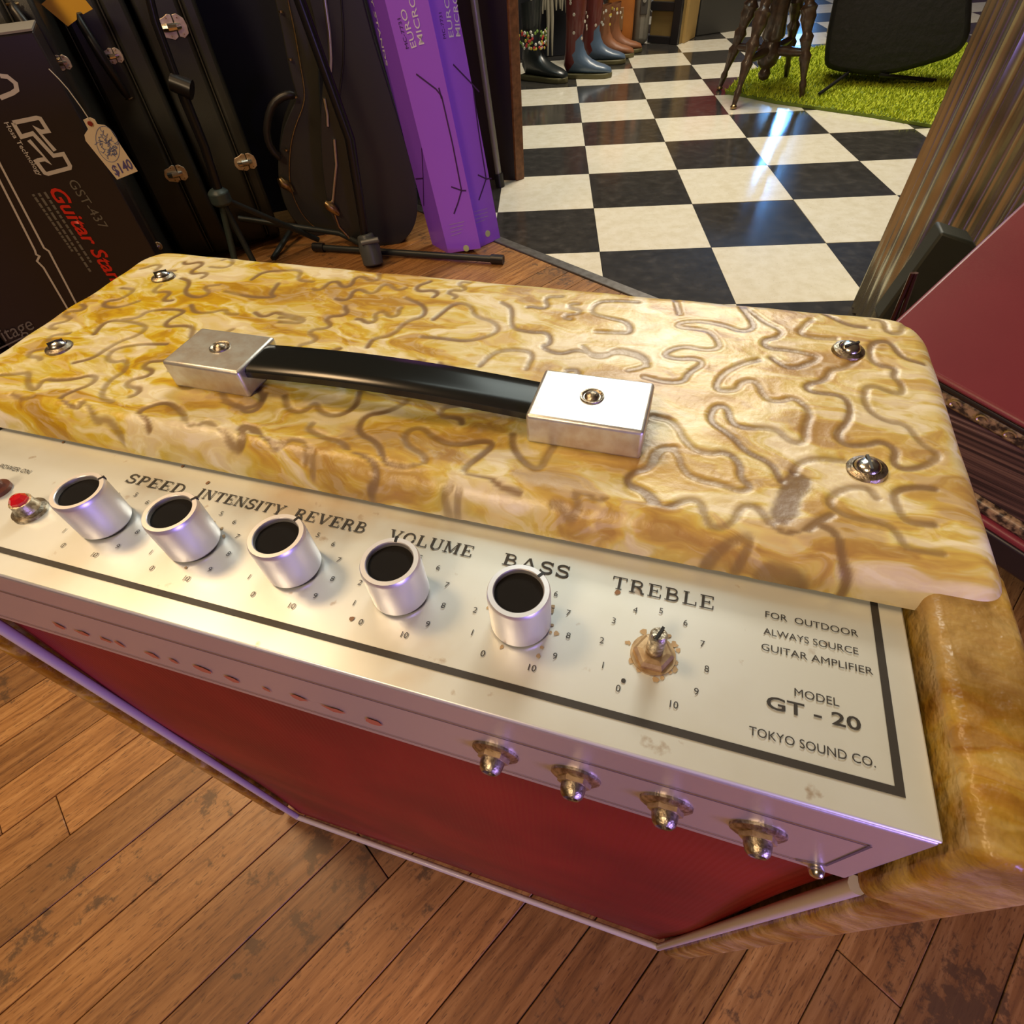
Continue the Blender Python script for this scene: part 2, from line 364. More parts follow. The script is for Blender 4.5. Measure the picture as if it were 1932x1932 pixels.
# top cover : height field with pressed squiggle grooves
SQ = [ # traced squiggle lines: (crop x0, crop y0, scale, points)
 (1100,550,.4141,[[(250,50),(150,40),(60,45),(30,100),(130,125),(210,140),(220,190),(150,185),(60,180)],
 [(0,250),(20,270),(50,300),(110,295),(150,260),(230,270),(290,300),(290,340),(210,360)],
 [(720,70),(770,130),(780,170),(720,180),(650,150),(540,130),(440,140),(430,165),(560,170),(600,200),(630,260),(560,270),(450,245),(360,285),(420,310),(520,305),(550,330),(480,370),(460,410),(370,410),(280,390)],
 [(740,70),(830,140),(910,180),(890,210),(820,220),(830,255),(950,265),(1060,290),(1070,310),(940,355),(860,300)],
 [(1040,130),(970,190),(1050,210),(1150,215)],[(1100,100),(1200,150),(1290,160)],
 [(800,310),(690,340),(620,390),(600,450),(700,450),(720,410),(790,400),(830,490),(900,500),(960,480),(1040,550),(1010,620),(1010,690),(940,680),(880,620),(720,620),(670,590),(660,520),(600,515),(570,590),(680,660),(740,730),(860,780),(900,860)],
 [(1240,310),(1190,350),(1130,350),(1110,400),(1010,420),(1030,460),(1180,470),(1220,520),(1210,590),(1150,650),(1190,700),(1290,700),(1360,680),(1430,720),(1410,780),(1470,815),(1580,790),(1630,740),(1540,690),(1480,600),(1380,590),(1290,530),(1280,440),(1330,430),(1400,460),(1460,465),(1450,420),(1410,390),(1430,350),(1320,330),(1300,260),(1340,220),(1410,230),(1450,300),(1550,330)],
 [(320,570),(420,590),(470,700),(560,740),(660,730),(720,790),(710,840),(770,890),(720,910),(640,880),(500,850),(450,800),(430,730),(370,710),(320,740),(310,800),(210,830),(200,880),(280,910),(320,980),(370,990),(480,940),(550,960),(560,1080),(600,1120),(680,1100),(710,980),(790,970),(850,1050),(890,1130),(950,1150),(1050,1060),(1130,1020)],
 [(1190,770),(1060,755),(980,780),(960,820)],[(1340,940),(1300,890),(1190,890),(1100,960),(1200,1030),(1380,1050),(1440,1100),(1480,1180),(1640,1190)],
 [(1600,900),(1520,890),(1410,910),(1430,980),(1480,1050),(1600,1060)],[(580,1200),(700,1160),(780,1160),(750,1220),(650,1280)],
 [(770,1300),(850,1240),(960,1260),(1090,1300),(1110,1330)],[(1090,1070),(1160,1100),(1190,1250),(1260,1310),(1270,1350)],[(420,30),(440,100)]]),
 (300,550,.5176,[[(1000,100),(1080,40),(1140,50),(1150,90),(1230,110),(1240,150),(1130,180),(1040,170),(960,165)],
 [(760,200),(780,170),(850,160),(900,110),(970,90),(970,50),(900,20)],
 [(1250,40),(1290,60),(1280,130),(1350,150),(1420,150),(1430,190),(1390,200),(1460,230),(1530,210),(1600,235),(1680,215),(1770,240),(1780,270)],
 [(1170,270),(1220,220),(1290,210),(1370,220),(1340,280)],
 [(900,400),(830,440),(750,450),(720,510),(800,550),(820,610),(800,650),(880,670),(960,640),(980,600),(900,560),(900,510),(960,490),(1000,530),(1080,560),(1200,540),(1220,560),(1170,600),(1110,640),(1110,690),(1190,690),(1230,740),(1300,760)],
 [(560,480),(540,500),(600,530),(680,550),(690,600),(760,640),(770,690),(730,700)],
 [(90,510),(160,490),(210,510),(220,570),(270,590),(290,530),(320,490),(360,500),(380,570),(400,600),(450,560),(500,550),(540,590),(520,650)],
 [(240,400),(310,430),(370,410),(380,370),(340,340)],[(460,380),(470,430),(530,440),(570,400),(590,440),(650,455),(720,420),(730,370)],
 [(1290,520),(1290,570),(1340,630),(1390,650),(1420,590),(1450,550)],
 [(1880,570),(1820,580),(1800,640),(1720,660),(1700,700),(1790,730),(1830,790)],[(1040,730),(1010,740),(1030,780),(1060,770),(1070,740)],[(440,80),(530,95),(520,115),(440,110)]]),
 (0,400,.3106,[[(0,985),(100,980),(180,970),(160,1040),(210,1090),(260,1010),(340,1020),(470,1010),(540,990),(590,1000),(560,1050),(440,1090),(360,1130),(350,1200),(430,1230),(470,1160),(510,1150),(490,1230),(510,1290),(590,1280),(640,1340)],
 [(20,1130),(70,1170),(160,1150)],[(1010,800),(860,800),(700,820),(640,880),(680,910),(770,890),(760,960),(680,1010),(640,1060),(610,1130),(680,1150)],
 [(450,915),(560,890),(640,830),(730,780),(840,750),(900,700),(830,670),(700,650),(620,670),(570,740)],
 [(740,650),(840,640),(890,600),(990,590),(1100,590),(1120,610),(1020,660),(1000,700),(1120,690),(1180,700),(1160,760)],
 [(1160,560),(1180,610),(1280,610),(1370,590),(1380,620),(1440,620)],[(1100,400),(1160,420),(1110,490),(1200,520),(1280,490),(1230,450),(1330,440)],
 [(1350,290),(1400,270),(1420,310),(1370,340),(1280,330)],[(1530,410),(1600,360),(1720,350),(1840,350),(1800,410),(1900,420)],
 [(1690,430),(1640,500),(1680,520),(1560,520),(1370,480)],[(740,460),(830,470),(740,530),(640,540),(620,570),(720,580),(840,540)],
 [(1550,610),(1600,640),(1690,600),(1800,660),(1860,640),(1700,640)],
 [(840,1340),(830,1230),(860,1190),(1000,1150),(1070,1180),(1130,1240),(1110,1330),(1200,1320),(1240,1270),(1300,1290),(1320,1420),(1380,1460),(1430,1400),(1460,1300),(1520,1300),(1560,1380),(1600,1430),(1700,1430),(1760,1380),(1840,1380),(1850,1460),(1800,1530)],
 [(1350,1100),(1380,1160),(1470,1180),(1490,1220),(1570,1200),(1610,1100)]])]
lines = []
for x0, y0, sc, LL in SQ:
    for l in LL:
        lines.append([unit(x0+a*sc, y0+b*sc, ZT) for a, b in l])
def smooth_line(l, it=2):
    for _ in range(it):
        q = [l[0]]
        for a, b in zip(l[:-1], l[1:]):
            q += [(.75*a[0]+.25*b[0], .75*a[1]+.25*b[1]), (.25*a[0]+.75*b[0], .25*a[1]+.75*b[1])]
        q.append(l[-1]); l = q
    return l
lines = [smooth_line(l) for l in lines]
NX, NY = 620, 250
ex = .0085; efr = .0105
def dens(n, lo, hi, e0, e1, m=16):   # extra rows inside the rounded edges
    a = lo+e0*(1-np.cos(np.linspace(0, math.pi/2, m, endpoint=False))); b = hi-e1*(1-np.cos(np.linspace(math.pi/2, 0, m)))
    mid = np.linspace(lo+e0, hi-e1, n-2*m+1)[:-1]; return np.concatenate([a, mid, b])
U = dens(NX, 0, 1, ex/(XR-XL), ex/(XR-XL)); Yv = dens(NY, PY-.0015, D, efr, ex)
Rc = .020
yy = np.repeat(Yv[:, None], len(U), 1)
inset = np.where(D-yy < Rc, Rc-np.sqrt(np.maximum(0, Rc**2-(Rc-(D-yy))**2)), 0)*.92
xx = XL+inset+(XR-XL-2*inset)*U[None, :]
dl = np.minimum(xx-(XL+inset), (XR-inset)-xx)
def rnd(d, r): d = np.clip(d, 0, r); return r-np.sqrt(np.maximum(0, r*r-(r-d)**2))
zz = ZT-rnd(dl, ex)-rnd(D-yy, ex)*.95-rnd(yy-(PY-.0015), efr)*1.12
zz = np.maximum(zz, ZP-.0004)
groove = np.full(xx.shape, 9.0)
xi = xx
# arc length over the rolled front edge
yi = np.where(yy < PY-.0015+efr, PY-.0015+efr-efr*(math.pi/2-np.arcsin(np.clip((yy-(PY-.0015))/efr, 0, 1)))*.85, yy)
# further squiggles fill the gaps between the traced ones
pts_all = [p for l in lines for p in l]
for _ in range(900):
    x_, y_ = random.uniform(XL+.008, XR-.01), random.uniform(PY-.002, D-.006); h0_ = random.uniform(0, 6.28); ph_ = random.uniform(0, 6.28); fr_ = random.uniform(.45, .75); am_ = random.uniform(1.0, 1.5)
    l = []; ok_ = True; nst = random.randint(14, 34)
    for k in range(nst):
        l.append((x_, y_)); a_ = h0_+am_*math.sin(ph_+k*fr_)+.02*k; x_ += .0018*math.cos(a_); y_ += .0018*math.sin(a_)
    A2 = np.array(pts_all); L2_ = np.array(l)
    if (np.hypot(A2[:, None, 0]-L2_[None, :, 0], A2[:, None, 1]-L2_[None, :, 1]).min() < .0052): continue
    if L2_[:, 0].min() < XL+.004 or L2_[:, 0].max() > XR-.004 or L2_[:, 1].min() < PY-.004 or L2_[:, 1].max() > D-.003: continue
    lines.append(l); pts_all += l
Yi1 = yi[:, 0]
for l in lines:
    for a, b in zip(l[:-1], l[1:]):
        mx0, mx1 = min(a[0], b[0])-.004, max(a[0], b[0])+.004; my0, my1 = min(a[1], b[1])-.004, max(a[1], b[1])+.004
        r0, r1 = np.searchsorted(Yi1, my0), np.searchsorted(Yi1, my1)
        if r1 <= r0: continue
        u0 = max(0, np.searchsorted(U, (mx0-XL)/(XR-XL)-.06)); u1 = np.searchsorted(U, (mx1-XL)/(XR-XL)+.06)
        if u1 <= u0: continue
        X, Y = xi[r0:r1, u0:u1], yi[r0:r1, u0:u1]
        dx, dy = b[0]-a[0], b[1]-a[1]; L2 = dx*dx+dy*dy+1e-12
        t_ = np.clip(((X-a[0])*dx+(Y-a[1])*dy)/L2, 0, 1)
        d_ = np.hypot(X-a[0]-t_*dx, Y-a[1]-t_*dy)
        groove[r0:r1, u0:u1] = np.minimum(groove[r0:r1, u0:u1], d_)
GW = .00122
gm = 1/(1+np.exp((groove-GW)/.00018))
lip_ = np.exp(-((groove-GW*1.9)/.0007)**2)
low = lambda s, ph: np.sin(xx*s+ph)*np.cos(yy*s*1.3+ph*2)
zz = zz - .00026*gm + .00007*lip_ + .00025*low(95, .4)+.00018*low(190, 1.7)
# worn brown patch where the vinyl has torn away
patch = [unit(1100+a*.4141, 550+b*.4141, ZT) for a, b in [(945,812),(985,822),(1045,850),(1040,900),(1000,950),(985,1020),(930,1065),(870,1062),(850,1010),(885,930),(905,860)]]
pc_ = np.array(patch); cen = pc_.mean(0)
inside = np.zeros(xx.shape, bool)
for i in range(len(pc_)):
    a, b = pc_[i], pc_[(i+1) % len(pc_)]
    cond = ((a[1] > yy) != (b[1] > yy)) & (xx < (b[0]-a[0])*(yy-a[1])/((b[1]-a[1])+1e-12)+a[0]); inside ^= cond
pd_ = np.full(xx.shape, 9.0)
for i in range(len(pc_)):
    a, b = pc_[i], pc_[(i+1) % len(pc_)]; e_ = b-a; t_ = np.clip(((xx-a[0])*e_[0]+(yy-a[1])*e_[1])/(e_@e_), 0, 1); pd_ = np.minimum(pd_, np.hypot(xx-a[0]-t_*e_[0], yy-a[1]-t_*e_[1]))
inside = 1/(1+np.exp(-np.where(inside, pd_, -pd_)/.00035-.6*np.sin(xx*2600)*np.sin(yy*2100)))
zz = zz-.00022*inside
nr, nc = xx.shape
vs = [tuple(L(xx[j, i], yy[j, i], zz[j, i])) for j in range(nr) for i in range(nc)]
fs = [(j*nc+i, j*nc+i+1, (j+1)*nc+i+1, (j+1)*nc+i) for j in range(nr-1) for i in range(nc-1)]
me = bpy.data.meshes.new('top_cover'); me.from_pydata(vs, [], fs)
ca = me.color_attributes.new('groove', 'FLOAT_COLOR', 'POINT')
wobble = .72+.28*np.clip(np.sin(xx*140+yy*90)+.4, 0, 1)
fcol = np.stack([gm*wobble*.95, inside*.85, 0*gm, 0*gm+1], -1).astype(np.float32).ravel(); ca.data.foreach_set('color', fcol)
me.polygons.foreach_set('use_smooth', [True]*len(me.polygons)); me.update()
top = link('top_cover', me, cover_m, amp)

# control panel (chassis)
cp = link('control_panel', MB().box(.1985, .5325, 0, .0640, ZP-.0012, ZP, L), panel_m, amp, bevel=.0007)
lipm = mat('brushed_lip', (.66, .62, .62), .36, .75, bump=(400, .15, .0004))
lip = link('panel_front_lip', MB().box(.1985, .5325, -.0002, .010, .5110, ZP-.0008, L), lipm, amp, bevel=.0012, seg=3)
lip['label'] = 'brushed aluminium front lip'
fr = MB()
zi = ZP
fr.ribbon([L(.2052, .066, zi), L(.2052, .0080, zi), L(.5253, .0080, zi), L(.5253, .066, zi)], .0019*K, lift=.0003)
link('frame_line', fr, ink, cp)['label'] = 'printed black frame line'
gl = MB()
gl.ribbon([L(.200, -.0003, .5465), L(.5245, -.0003, .5465), L(.5245, -.0003, .5195), L(.518, -.0003, .5165)], .0007*K, up=(0, -1, 0), lift=.0002)
gl.ribbon([L(.200, -.0003, .5160), L(.520, -.0003, .5160)], .0005*K, up=(0, -1, 0), lift=.0002)
link('groove_line', gl, mat('lip_groove', (.10, .08, .09), .5), lip)
# irregular red marks along the lip
red = MB()
for k, (x0, wd) in enumerate([(.262, .006), (.2715, .008), (.283, .007), (.2915, .004), (.302, .008), (.314, .005), (.3235, .009), (.3360, .008), (.351, .005), (.3625, .008), (.3735, .010), (.3875, .009)]):
    zc = .5265+random.uniform(-.001, .001); pts = []
    for a in range(7):
        an = 2*math.pi*a/7; rr_ = random.uniform(.35, 1)
        pts.append(L(x0+wd/2*(1+math.cos(an)*rr_), -.0006, zc+.0032*math.sin(an)*rr_))
    red.poly(pts)
link('red_lip_marks', red, mat('dull_red_marks', (.42, .12, .06), .5), lip)['label'] = 'irregular red marks'

# ---- serif letters drawn as strokes
def arc(cx, cy, rx, ry, a0, a1, n=12): return [(cx+rx*math.cos(math.radians(a0+(a1-a0)*i/n)), cy+ry*math.sin(math.radians(a0+(a1-a0)*i/n))) for i in range(n+1)]
B_, T_, S_ = .15, .07, .065
def vs_(x, y0=0, y1=1, w_=B_, ser=True):
    r = [([(x, y0), (x, y1)], w_)]
    if ser: r += [([(x-.15, y0+.03), (x+.15, y0+.03)], S_), ([(x-.15, y1-.03), (x+.15, y1-.03)], S_)]
    return r
GL = {
 'I': (.42, vs_(.21)),
 'T': (.80, vs_(.40, ser=False)+[([(.25, .03), (.55, .03)], S_), ([(.04, .96), (.76, .96)], T_), ([(.06, 1), (.06, .74)], S_), ([(.74, 1), (.74, .74)], S_)]),
 'L': (.74, vs_(.2)+[([(.1, .035), (.68, .035)], T_), ([(.68, 0), (.68, .3)], S_)]),
 'E': (.76, vs_(.2)+[([(.1, .035), (.68, .035)], T_), ([(.68, 0), (.68, .28)], S_), ([(.1, .965), (.66, .965)], T_), ([(.66, 1), (.66, .74)], S_), ([(.2, .5), (.5, .5)], T_), ([(.5, .38), (.5, .62)], S_)]),
 'P': (.76, vs_(.2)+[([(.2, .965), (.42, .965)]+arc(.42, .72, .22, .245, 90, -90)+[(.2, .475)], .10)]),
 'R': (.84, vs_(.2)+[([(.2, .965), (.42, .965)]+arc(.42, .74, .22, .225, 90, -90)+[(.2, .515)], .10), ([(.42, .5), (.62, .3), (.68, .04), (.8, .03)], .12)]),
 'B': (.80, vs_(.2)+[([(.2, .965), (.40, .965)]+arc(.40, .75, .21, .215, 90, -90)+[(.2, .535)], .09), ([(.2, .5), (.44, .5)]+arc(.44, .27, .24, .235, 90, -90)+[(.2, .035)], .10)]),
 'D': (.86, vs_(.2)+[([(.2, .965), (.40, .965)]+arc(.40, .5, .36, .465, 90, -90, 18)+[(.2, .035)], .11)]),
 'S': (.72, [(arc(.36, .74, .25, .23, 20, 250)+arc(.36, .27, .26, .235, 80, -165), .12), ([(.61, 1), (.61, .72)], S_), ([(.09, 0), (.09, .3)], S_)]),
 'N': (.90, vs_(.18, w_=T_)+vs_(.74, w_=T_, ser=False)+[([(.60, .97), (.88, .97)], S_), ([(.14, .97), (.74, .03)], B_)]),
 'Y': (.86, vs_(.43, 0, .45, ser=False)+[([(.28, .03), (.58, .03)], S_), ([(.14, .97), (.43, .42)], B_), ([(.74, .97), (.43, .42)], T_), ([(.0, .97), (.30, .97)], S_), ([(.6, .97), (.88, .97)], S_)]),
 'V': (.86, [([(.14, .97), (.43, .03)], B_), ([(.74, .97), (.43, .03)], T_), ([(.0, .97), (.30, .97)], S_), ([(.6, .97), (.88, .97)], S_)]),
 'O': (.86, [(arc(.43, .5, .33, .46, 0, 352, 26), .12)]),
 'U': (.88, [([(.2, .97), (.2, .35)]+arc(.44, .32, .24, .28, 180, 270)[1:], B_), ([(.44, .04)]+arc(.44, .32, .27, .28, 270, 360)[1:]+[(.71, .97)], T_), ([(.05, .97), (.35, .97)], S_), ([(.58, .97), (.84, .97)], S_)]),
 'M': (1.02, vs_(.16, w_=T_)+vs_(.84)+[([(.16, .97), (.5, .08)], B_), ([(.5, .08), (.84, .97)], T_)]),
 'A': (.90, [([(.43, .97), (.14, .03)], T_), ([(.43, .97), (.76, .03)], B_), ([(.24, .32), (.64, .32)], T_), ([(.0, .03), (.28, .03)], S_), ([(.6, .03), (.9, .03)], S_)]),
}
def serif(mb, text, x0, x1, y, h):
    tot = sum(GL[c][0] for c in text)+.08*(len(text)-1); k = (x1-x0)/tot; x = x0
    for ci, c in enumerate(text):
        wd, strokes = GL[c]
        for q, (pl, w_) in enumerate(strokes):
            P = [L(x+a*k, y+b*h, ZP) for a, b in pl]
            mb.ribbon(P, w_*(k+h)/2*K, lift=.00035+q*.00001)
        x += (wd+.08)*k
for txt, x0, x1, yb in [('SPEED', .2802, .3052, .0440), ('INTENSITY', .3112, .3460, .0440), ('REVERB', .3500, .3768, .0440), ('VOLUME', .3850, .4135, .0437), ('BASS', .4230, .4438, .0437), ('TREBLE', .4560, .4845, .0437)]:
    mb = MB(); serif(mb, txt, x0, x1, yb, .0042); link('lettering', mb, ink, cp)
# ---- sans text
def text_mesh(s, size, extr=0.0, align='CENTER', shear=0, bold=0.0, sx=1.0):
    c = bpy.data.curves.new('lettering', 'FONT'); c.body = s; c.size = size; c.align_x = align; c.align_y = 'CENTER'; c.extrude = extr; c.shear = shear; c.offset = bold
    c.resolution_u = 3
    o = bpy.data.objects.new('tmp_text', c); COL.objects.link(o); dg = bpy.context.evaluated_depsgraph_get()
    me_ = bpy.data.meshes.new_from_object(o.evaluated_get(dg)); bpy.data.objects.remove(o); bpy.data.curves.remove(c)
    me_.name = 'lettering'
    if sx != 1.0:
        for v in me_.vertices: v.co.x *= sx
    me_.materials.clear(); return me_
def ptext(s, x, y, size, parent=cp, fit=None, align='CENTER', m_=ink, bold=0.0):
    me_ = text_mesh(s, size*K, align=align, bold=bold)
    if fit:
        xs = [v.co.x for v in me_.vertices]; wd = max(xs)-min(xs); k = fit*K/wd
        for v in me_.vertices: v.co.x *= k
    o = link('lettering', me_, m_, parent); o.location = L(x, y, ZP)+Vector((0, 0, .0004)); return o
smallw = .0028
ptext('FOR  OUTDOOR', .5089, .0458, smallw, fit=.0228)
ptext('ALWAYS SOURCE', .5086, .0405, smallw, fit=.0228)
ptext('GUITAR AMPLIFIER', .5097, .0357, smallw, fit=.0262)
ptext('MODEL', .5093, .0252, .0030, fit=.0100)
ptext('GT - 20', .5083, .0209, .0045, fit=.0208, bold=.00008)
ptext('TOKYO SOUND CO.', .5076, .0128, .0030, fit=.0268)
ptext('POWER ON', .2330, .0392, .0028, fit=.0150)
CX = [.4702, .4343, .3980, .3622, .3250, .2890]; CY = .0262
num_mesh = {}
for k in range(11):
    m_ = text_mesh(str(k), .0026*K); m_.materials.append(ink); num_mesh[k] = m_
for i, cx in enumerate(CX):
    for k in range(11):
        an = math.radians(238-30*k+ (0)); rr_ = .0135
        o = bpy.data.objects.new('dial_number', num_mesh[k]); COL.objects.link(o); o.parent = cp
        o.location = L(cx+rr_*math.cos(an), CY+rr_*math.sin(an), ZP)+Vector((0, 0, .0004))
link('dial_dot', MB().lathe([(.0007, .0002), (.0007, .0004)], 12, Matrix.Translation(L(.4640, .0172, ZP))), ink, cp)

# ---- knobs
knob_m = mat('spun_aluminium', (.80, .80, .84), .38, .8, bump=(260, .1, .0003))
felt = mat('black_knob_recess', (.008, .007, .007), .8, spec=.15)
def knob(cx, first, rot):
    if first is None:
        R_ = .0083*K; H = .0160*K
        prof = [(R_*.96, .0009), (R_, .0016), (R_*1.0, H*.90), (R_*.985, H*.965), (R_*.95, H), (R_*.80, H), (R_*.775, H*.985), (R_*.76, H*.90)]
        kb = link('knob', MB().lathe(prof, 56, cap=False), knob_m, amp, smooth=40)
        kb.data.polygons.foreach_set('use_smooth', [True]*len(kb.data.polygons)); kb.data.set_sharp_from_angle(angle=math.radians(28))
        link('knob_insert', MB().lathe([(R_*.77, H*.84), (R_*.775, H*.90), (R_*.5, H*.905)], 40), felt, kb)
        p = MB(); p.box(R_*.78, R_*1.02, -.0005, .0005, H*.93, H*1.006); link('pointer_notch', p, black, kb)
        link('knob_shaft', MB().lathe([(.003, 0), (.003, .004)], 16), chrome_dull, kb)
    else:
        kb = first.copy(); COL.objects.link(kb); kb.parent = amp
        for ch in first.children: c2 = ch.copy(); COL.objects.link(c2); c2.parent = kb
    kb.location = L(cx, CY+.0006, ZP); kb.rotation_euler = (0, 0, rot); return kb
k0 = None
for cx, rt in zip(CX[1:], [.95, 1.75, 1.2, 1.0, 1.05]):
    o = knob(cx, k0, rt); k0 = k0 or o
# treble: the knob is missing, bare split shaft with nut
sh = MB().lathe([(.0047*K, 0), (.0047*K, .0006*K), (.0030*K, .0007*K), (.0030*K, .0035*K)], 24)
shaft = link('bare_shaft', MB().lathe([(.0022*K, .003*K), (.0022*K, .0108*K), (.0017*K, .0116*K)], 22), chrome_dull, amp, smooth=35)
shaft.location = L(CX[0], CY, ZP); shaft['label'] = 'bare slotted metal shaft with its knob missing'
rust = mat('rusty_nut', (.36, .24, .13), .5, .7, var=(400, .2, (.55, .42, .26)))
nut = link('hex_nut', MB().lathe([(.0052*K, .0002), (.0052*K, .0016*K), (.0044*K, .0024*K), (.0030*K, .0026*K)], 6), rust, shaft)
link('washer', MB().lathe([(.0058*K, .0001), (.0058*K, .0006*K)], 28), rust, shaft)
link('slot', MB().box(-.0021*K, .0021*K, -.00035*K, .00035*K, .0075*K, .0120*K), black, shaft).rotation_euler = (0, 0, 1.2)
# pilot lamp
pl = link('pilot_lamp', MB().lathe([(.0056*K, 0), (.0056*K, .0012*K), (.0042*K, .0018*K), (.0036*K, .0042*K), (.0036*K, .0055*K), (.0028*K, .0056*K)], 30), chrome_dull, amp, smooth=40)
pl.location = L(.2578, .0240, ZP); pl['label'] = 'red jewelled pilot lamp in a tarnished bezel'
link('lamp_jewel', MB().lathe([(.0030*K, .0052*K), (.0029*K, .0064*K), (.0018*K, .0076*K), (.0006*K, .0080*K)], 8), mat('red_jewel', (.55, .01, .015), .08, coat=1, emis=((.8, .02, .02), .12)), pl)
sw = link('power_switch', MB().lathe([(.0046*K, 0), (.0046*K, .0014*K), (.0030*K, .002*K), (.0028*K, .006*K)], 20), mat('brown_switch', (.16, .05, .03), .4), amp, smooth=40); sw.location = L(.2365, .0290, ZP)

# rust creeping out around the spindles
for cx in (CX[0], CX[0], CX[1], CX[1], CX[4]):
    mb = MB()
    for k in range(9):
        a = random.uniform(0, 6.28); r_ = random.uniform(.0086, .0108) if cx != CX[0] else random.uniform(.0058, .0074); sz = random.uniform(.0004, .0011)
        mb.poly([L(cx+r_*math.cos(a)+sz*random.uniform(.5, 1.2)*math.cos(b), CY+r_*math.sin(a)+sz*random.uniform(.5, 1.2)*math.sin(b), ZP)+Vector((0, 0, .00025+k*.00001)) for b in [i*1.047 for i in range(6)]])
    link('rust_stain', mb, mat('rust_stain', (.45, .33, .19), .6), cp)
for px, py in [(120, 835), (345, 880), (392, 912), (1165, 1118), (665, 1168)]:
    x_, y_ = unit(px, py, ZP); link('rust_stain', MB().poly([L(x_+.0009*math.cos(b)*random.uniform(.5, 1.1), y_+.0009*math.sin(b)*random.uniform(.5, 1.1), ZP)+Vector((0, 0, .0003)) for b in [i*.9 for i in range(7)]]), mat('rust_stain_dark', (.26, .14, .07), .6), cp)
# ---- lip jacks
for x_, z_ in [(.4332, .5325), (.4565, .5325), (.4810, .5325), (.5040, .5325)]:
    Mx = Matrix.Translation(L(x_, -.0002, z_)) @ Matrix.Rotation(math.pi/2, 4, 'X')
    j = link('input_jack', MB().lathe([(.0070*K, 0), (.0069*K, .0007*K), (.0058*K, .0013*K), (.0036*K, .0016*K), (.0034*K, .0040*K), (.0030*K, .0054*K), (.0022*K, .0062*K), (.0018*K, .0060*K), (.0016*K, .0036*K)], 24, Mx), chrome_dull, amp, smooth=35)
    link('hex_nut', MB().lathe([(.0048*K, .0012*K), (.0046*K, .0026*K)], 6, Mx), rust, j)
Mx = Matrix.Translation(L(.5235, -.0002, .5155)) @ Matrix.Rotation(math.pi/2, 4, 'X')
link('lip_screw', MB().lathe([(.0018*K, 0), (.0022*K, .001*K), (.0016*K, .0026*K), (.0005*K, .0030*K)], 16, Mx), chrome, amp, smooth=50)

# ---- cover bolts
def bolt(x, y, tilt):
    b_ = link('cover_bolt', MB().lathe([(.0058*K, 0), (.0054*K, .0012*K), (.0040*K, .0020*K), (.0038*K, .0008*K)], 28, cap=False), chrome_dull, amp, smooth=40)
    b_.location = L(x, y, ZT)+Vector((0, 0, -.0003)); b_.rotation_euler = (tilt, 0, random.uniform(0, 3))
    link('screw_head', MB().lathe([(.0037*K, .0006*K), (.0036*K, .0022*K), (.0024*K, .0033*K), (.0004*K, .0037*K)], 24), chrome, b_, smooth=60)
    s_ = MB(); s_.box(-.0030*K, .0030*K, -.0004*K, .0004*K, .0026*K, .00385*K); link('screw_slot', s_, black, b_)
for x, y, ti in [(.2098, .1592, 0), (.2085, .0952, 0), (.5223, .1585, .1), (.5221, .0950, -.12)]: bolt(x, y, ti)
# ---- carrying handle
hd = link('carry_handle', MB(), None, amp) if False else None
hroot = bpy.data.objects.new('carry_handle', None); COL.objects.link(hroot); hroot.parent = amp; hroot.empty_display_size = .02
st = MB(); n = 28; prev = None; vs = []; fs = []
ZH = .5842
for i in range(n+1):
    t_ = i/n; x = .3080+(.4235-.3080)*t_; zc = ZH-.0020+.0022*math.sin(math.pi*t_)
    y0 = .0870+.0002*t_; y1 = .1050-.0008*t_
    ring = [(y0, zc-.0016), (y0, zc+.0008), (y0+.0012, zc+.0017), (y0+.005, zc+.0021), (y1-.005, zc+.0021), (y1-.0012, zc+.0017), (y1, zc+.0008), (y1, zc-.0016), (y1-.002, zc-.0022), (y0+.002, zc-.0022)]
    vs += [L(x, a, b) for a, b in ring]
m10 = 10
fs = [(i*m10+k, i*m10+(k+1) % m10, (i+1)*m10+(k+1) % m10, (i+1)*m10+k) for i in range(n) for k in range(m10)]
st.add(vs, fs); st.f += [tuple(range(m10)), tuple(n*m10+k for k in range(m10-1, -1, -1))]
link('handle_strap', st, mat('black_plastic_strap', (.010, .011, .010), .20, coat=.0, spec=.4), hroot, smooth=35)['label'] = 'glossy black plastic strap'
for x0, x1, ya, yb in [(.2790, .3130, .0838, .1078), (.4200, .4570, .0840, .1095)]:
    c2 = MB().box(x0, x1, ya, yb, ZT-.0004, ZH+.0010, L)
    e = link('end_cap', c2, mat('cap_chrome', (.72, .75, .73), .40, .85, bump=(350, .2, .0004), var=(160, .14, (.62, .58, .52))), hroot, bevel=.0014, seg=3)
    Mx = Matrix.Translation(L((x0+x1)/2, (ya+yb)/2+.001, ZH+.0009))
    link('cap_rivet', MB().lathe([(.0040*K, 0), (.0038*K, .0006*K), (.0030*K, .0005*K), (.0026*K, -.0001*K), (.0022*K, .0008*K), (.0006*K, .0016*K)], 24, Mx), chrome_dull, hroot, smooth=50)
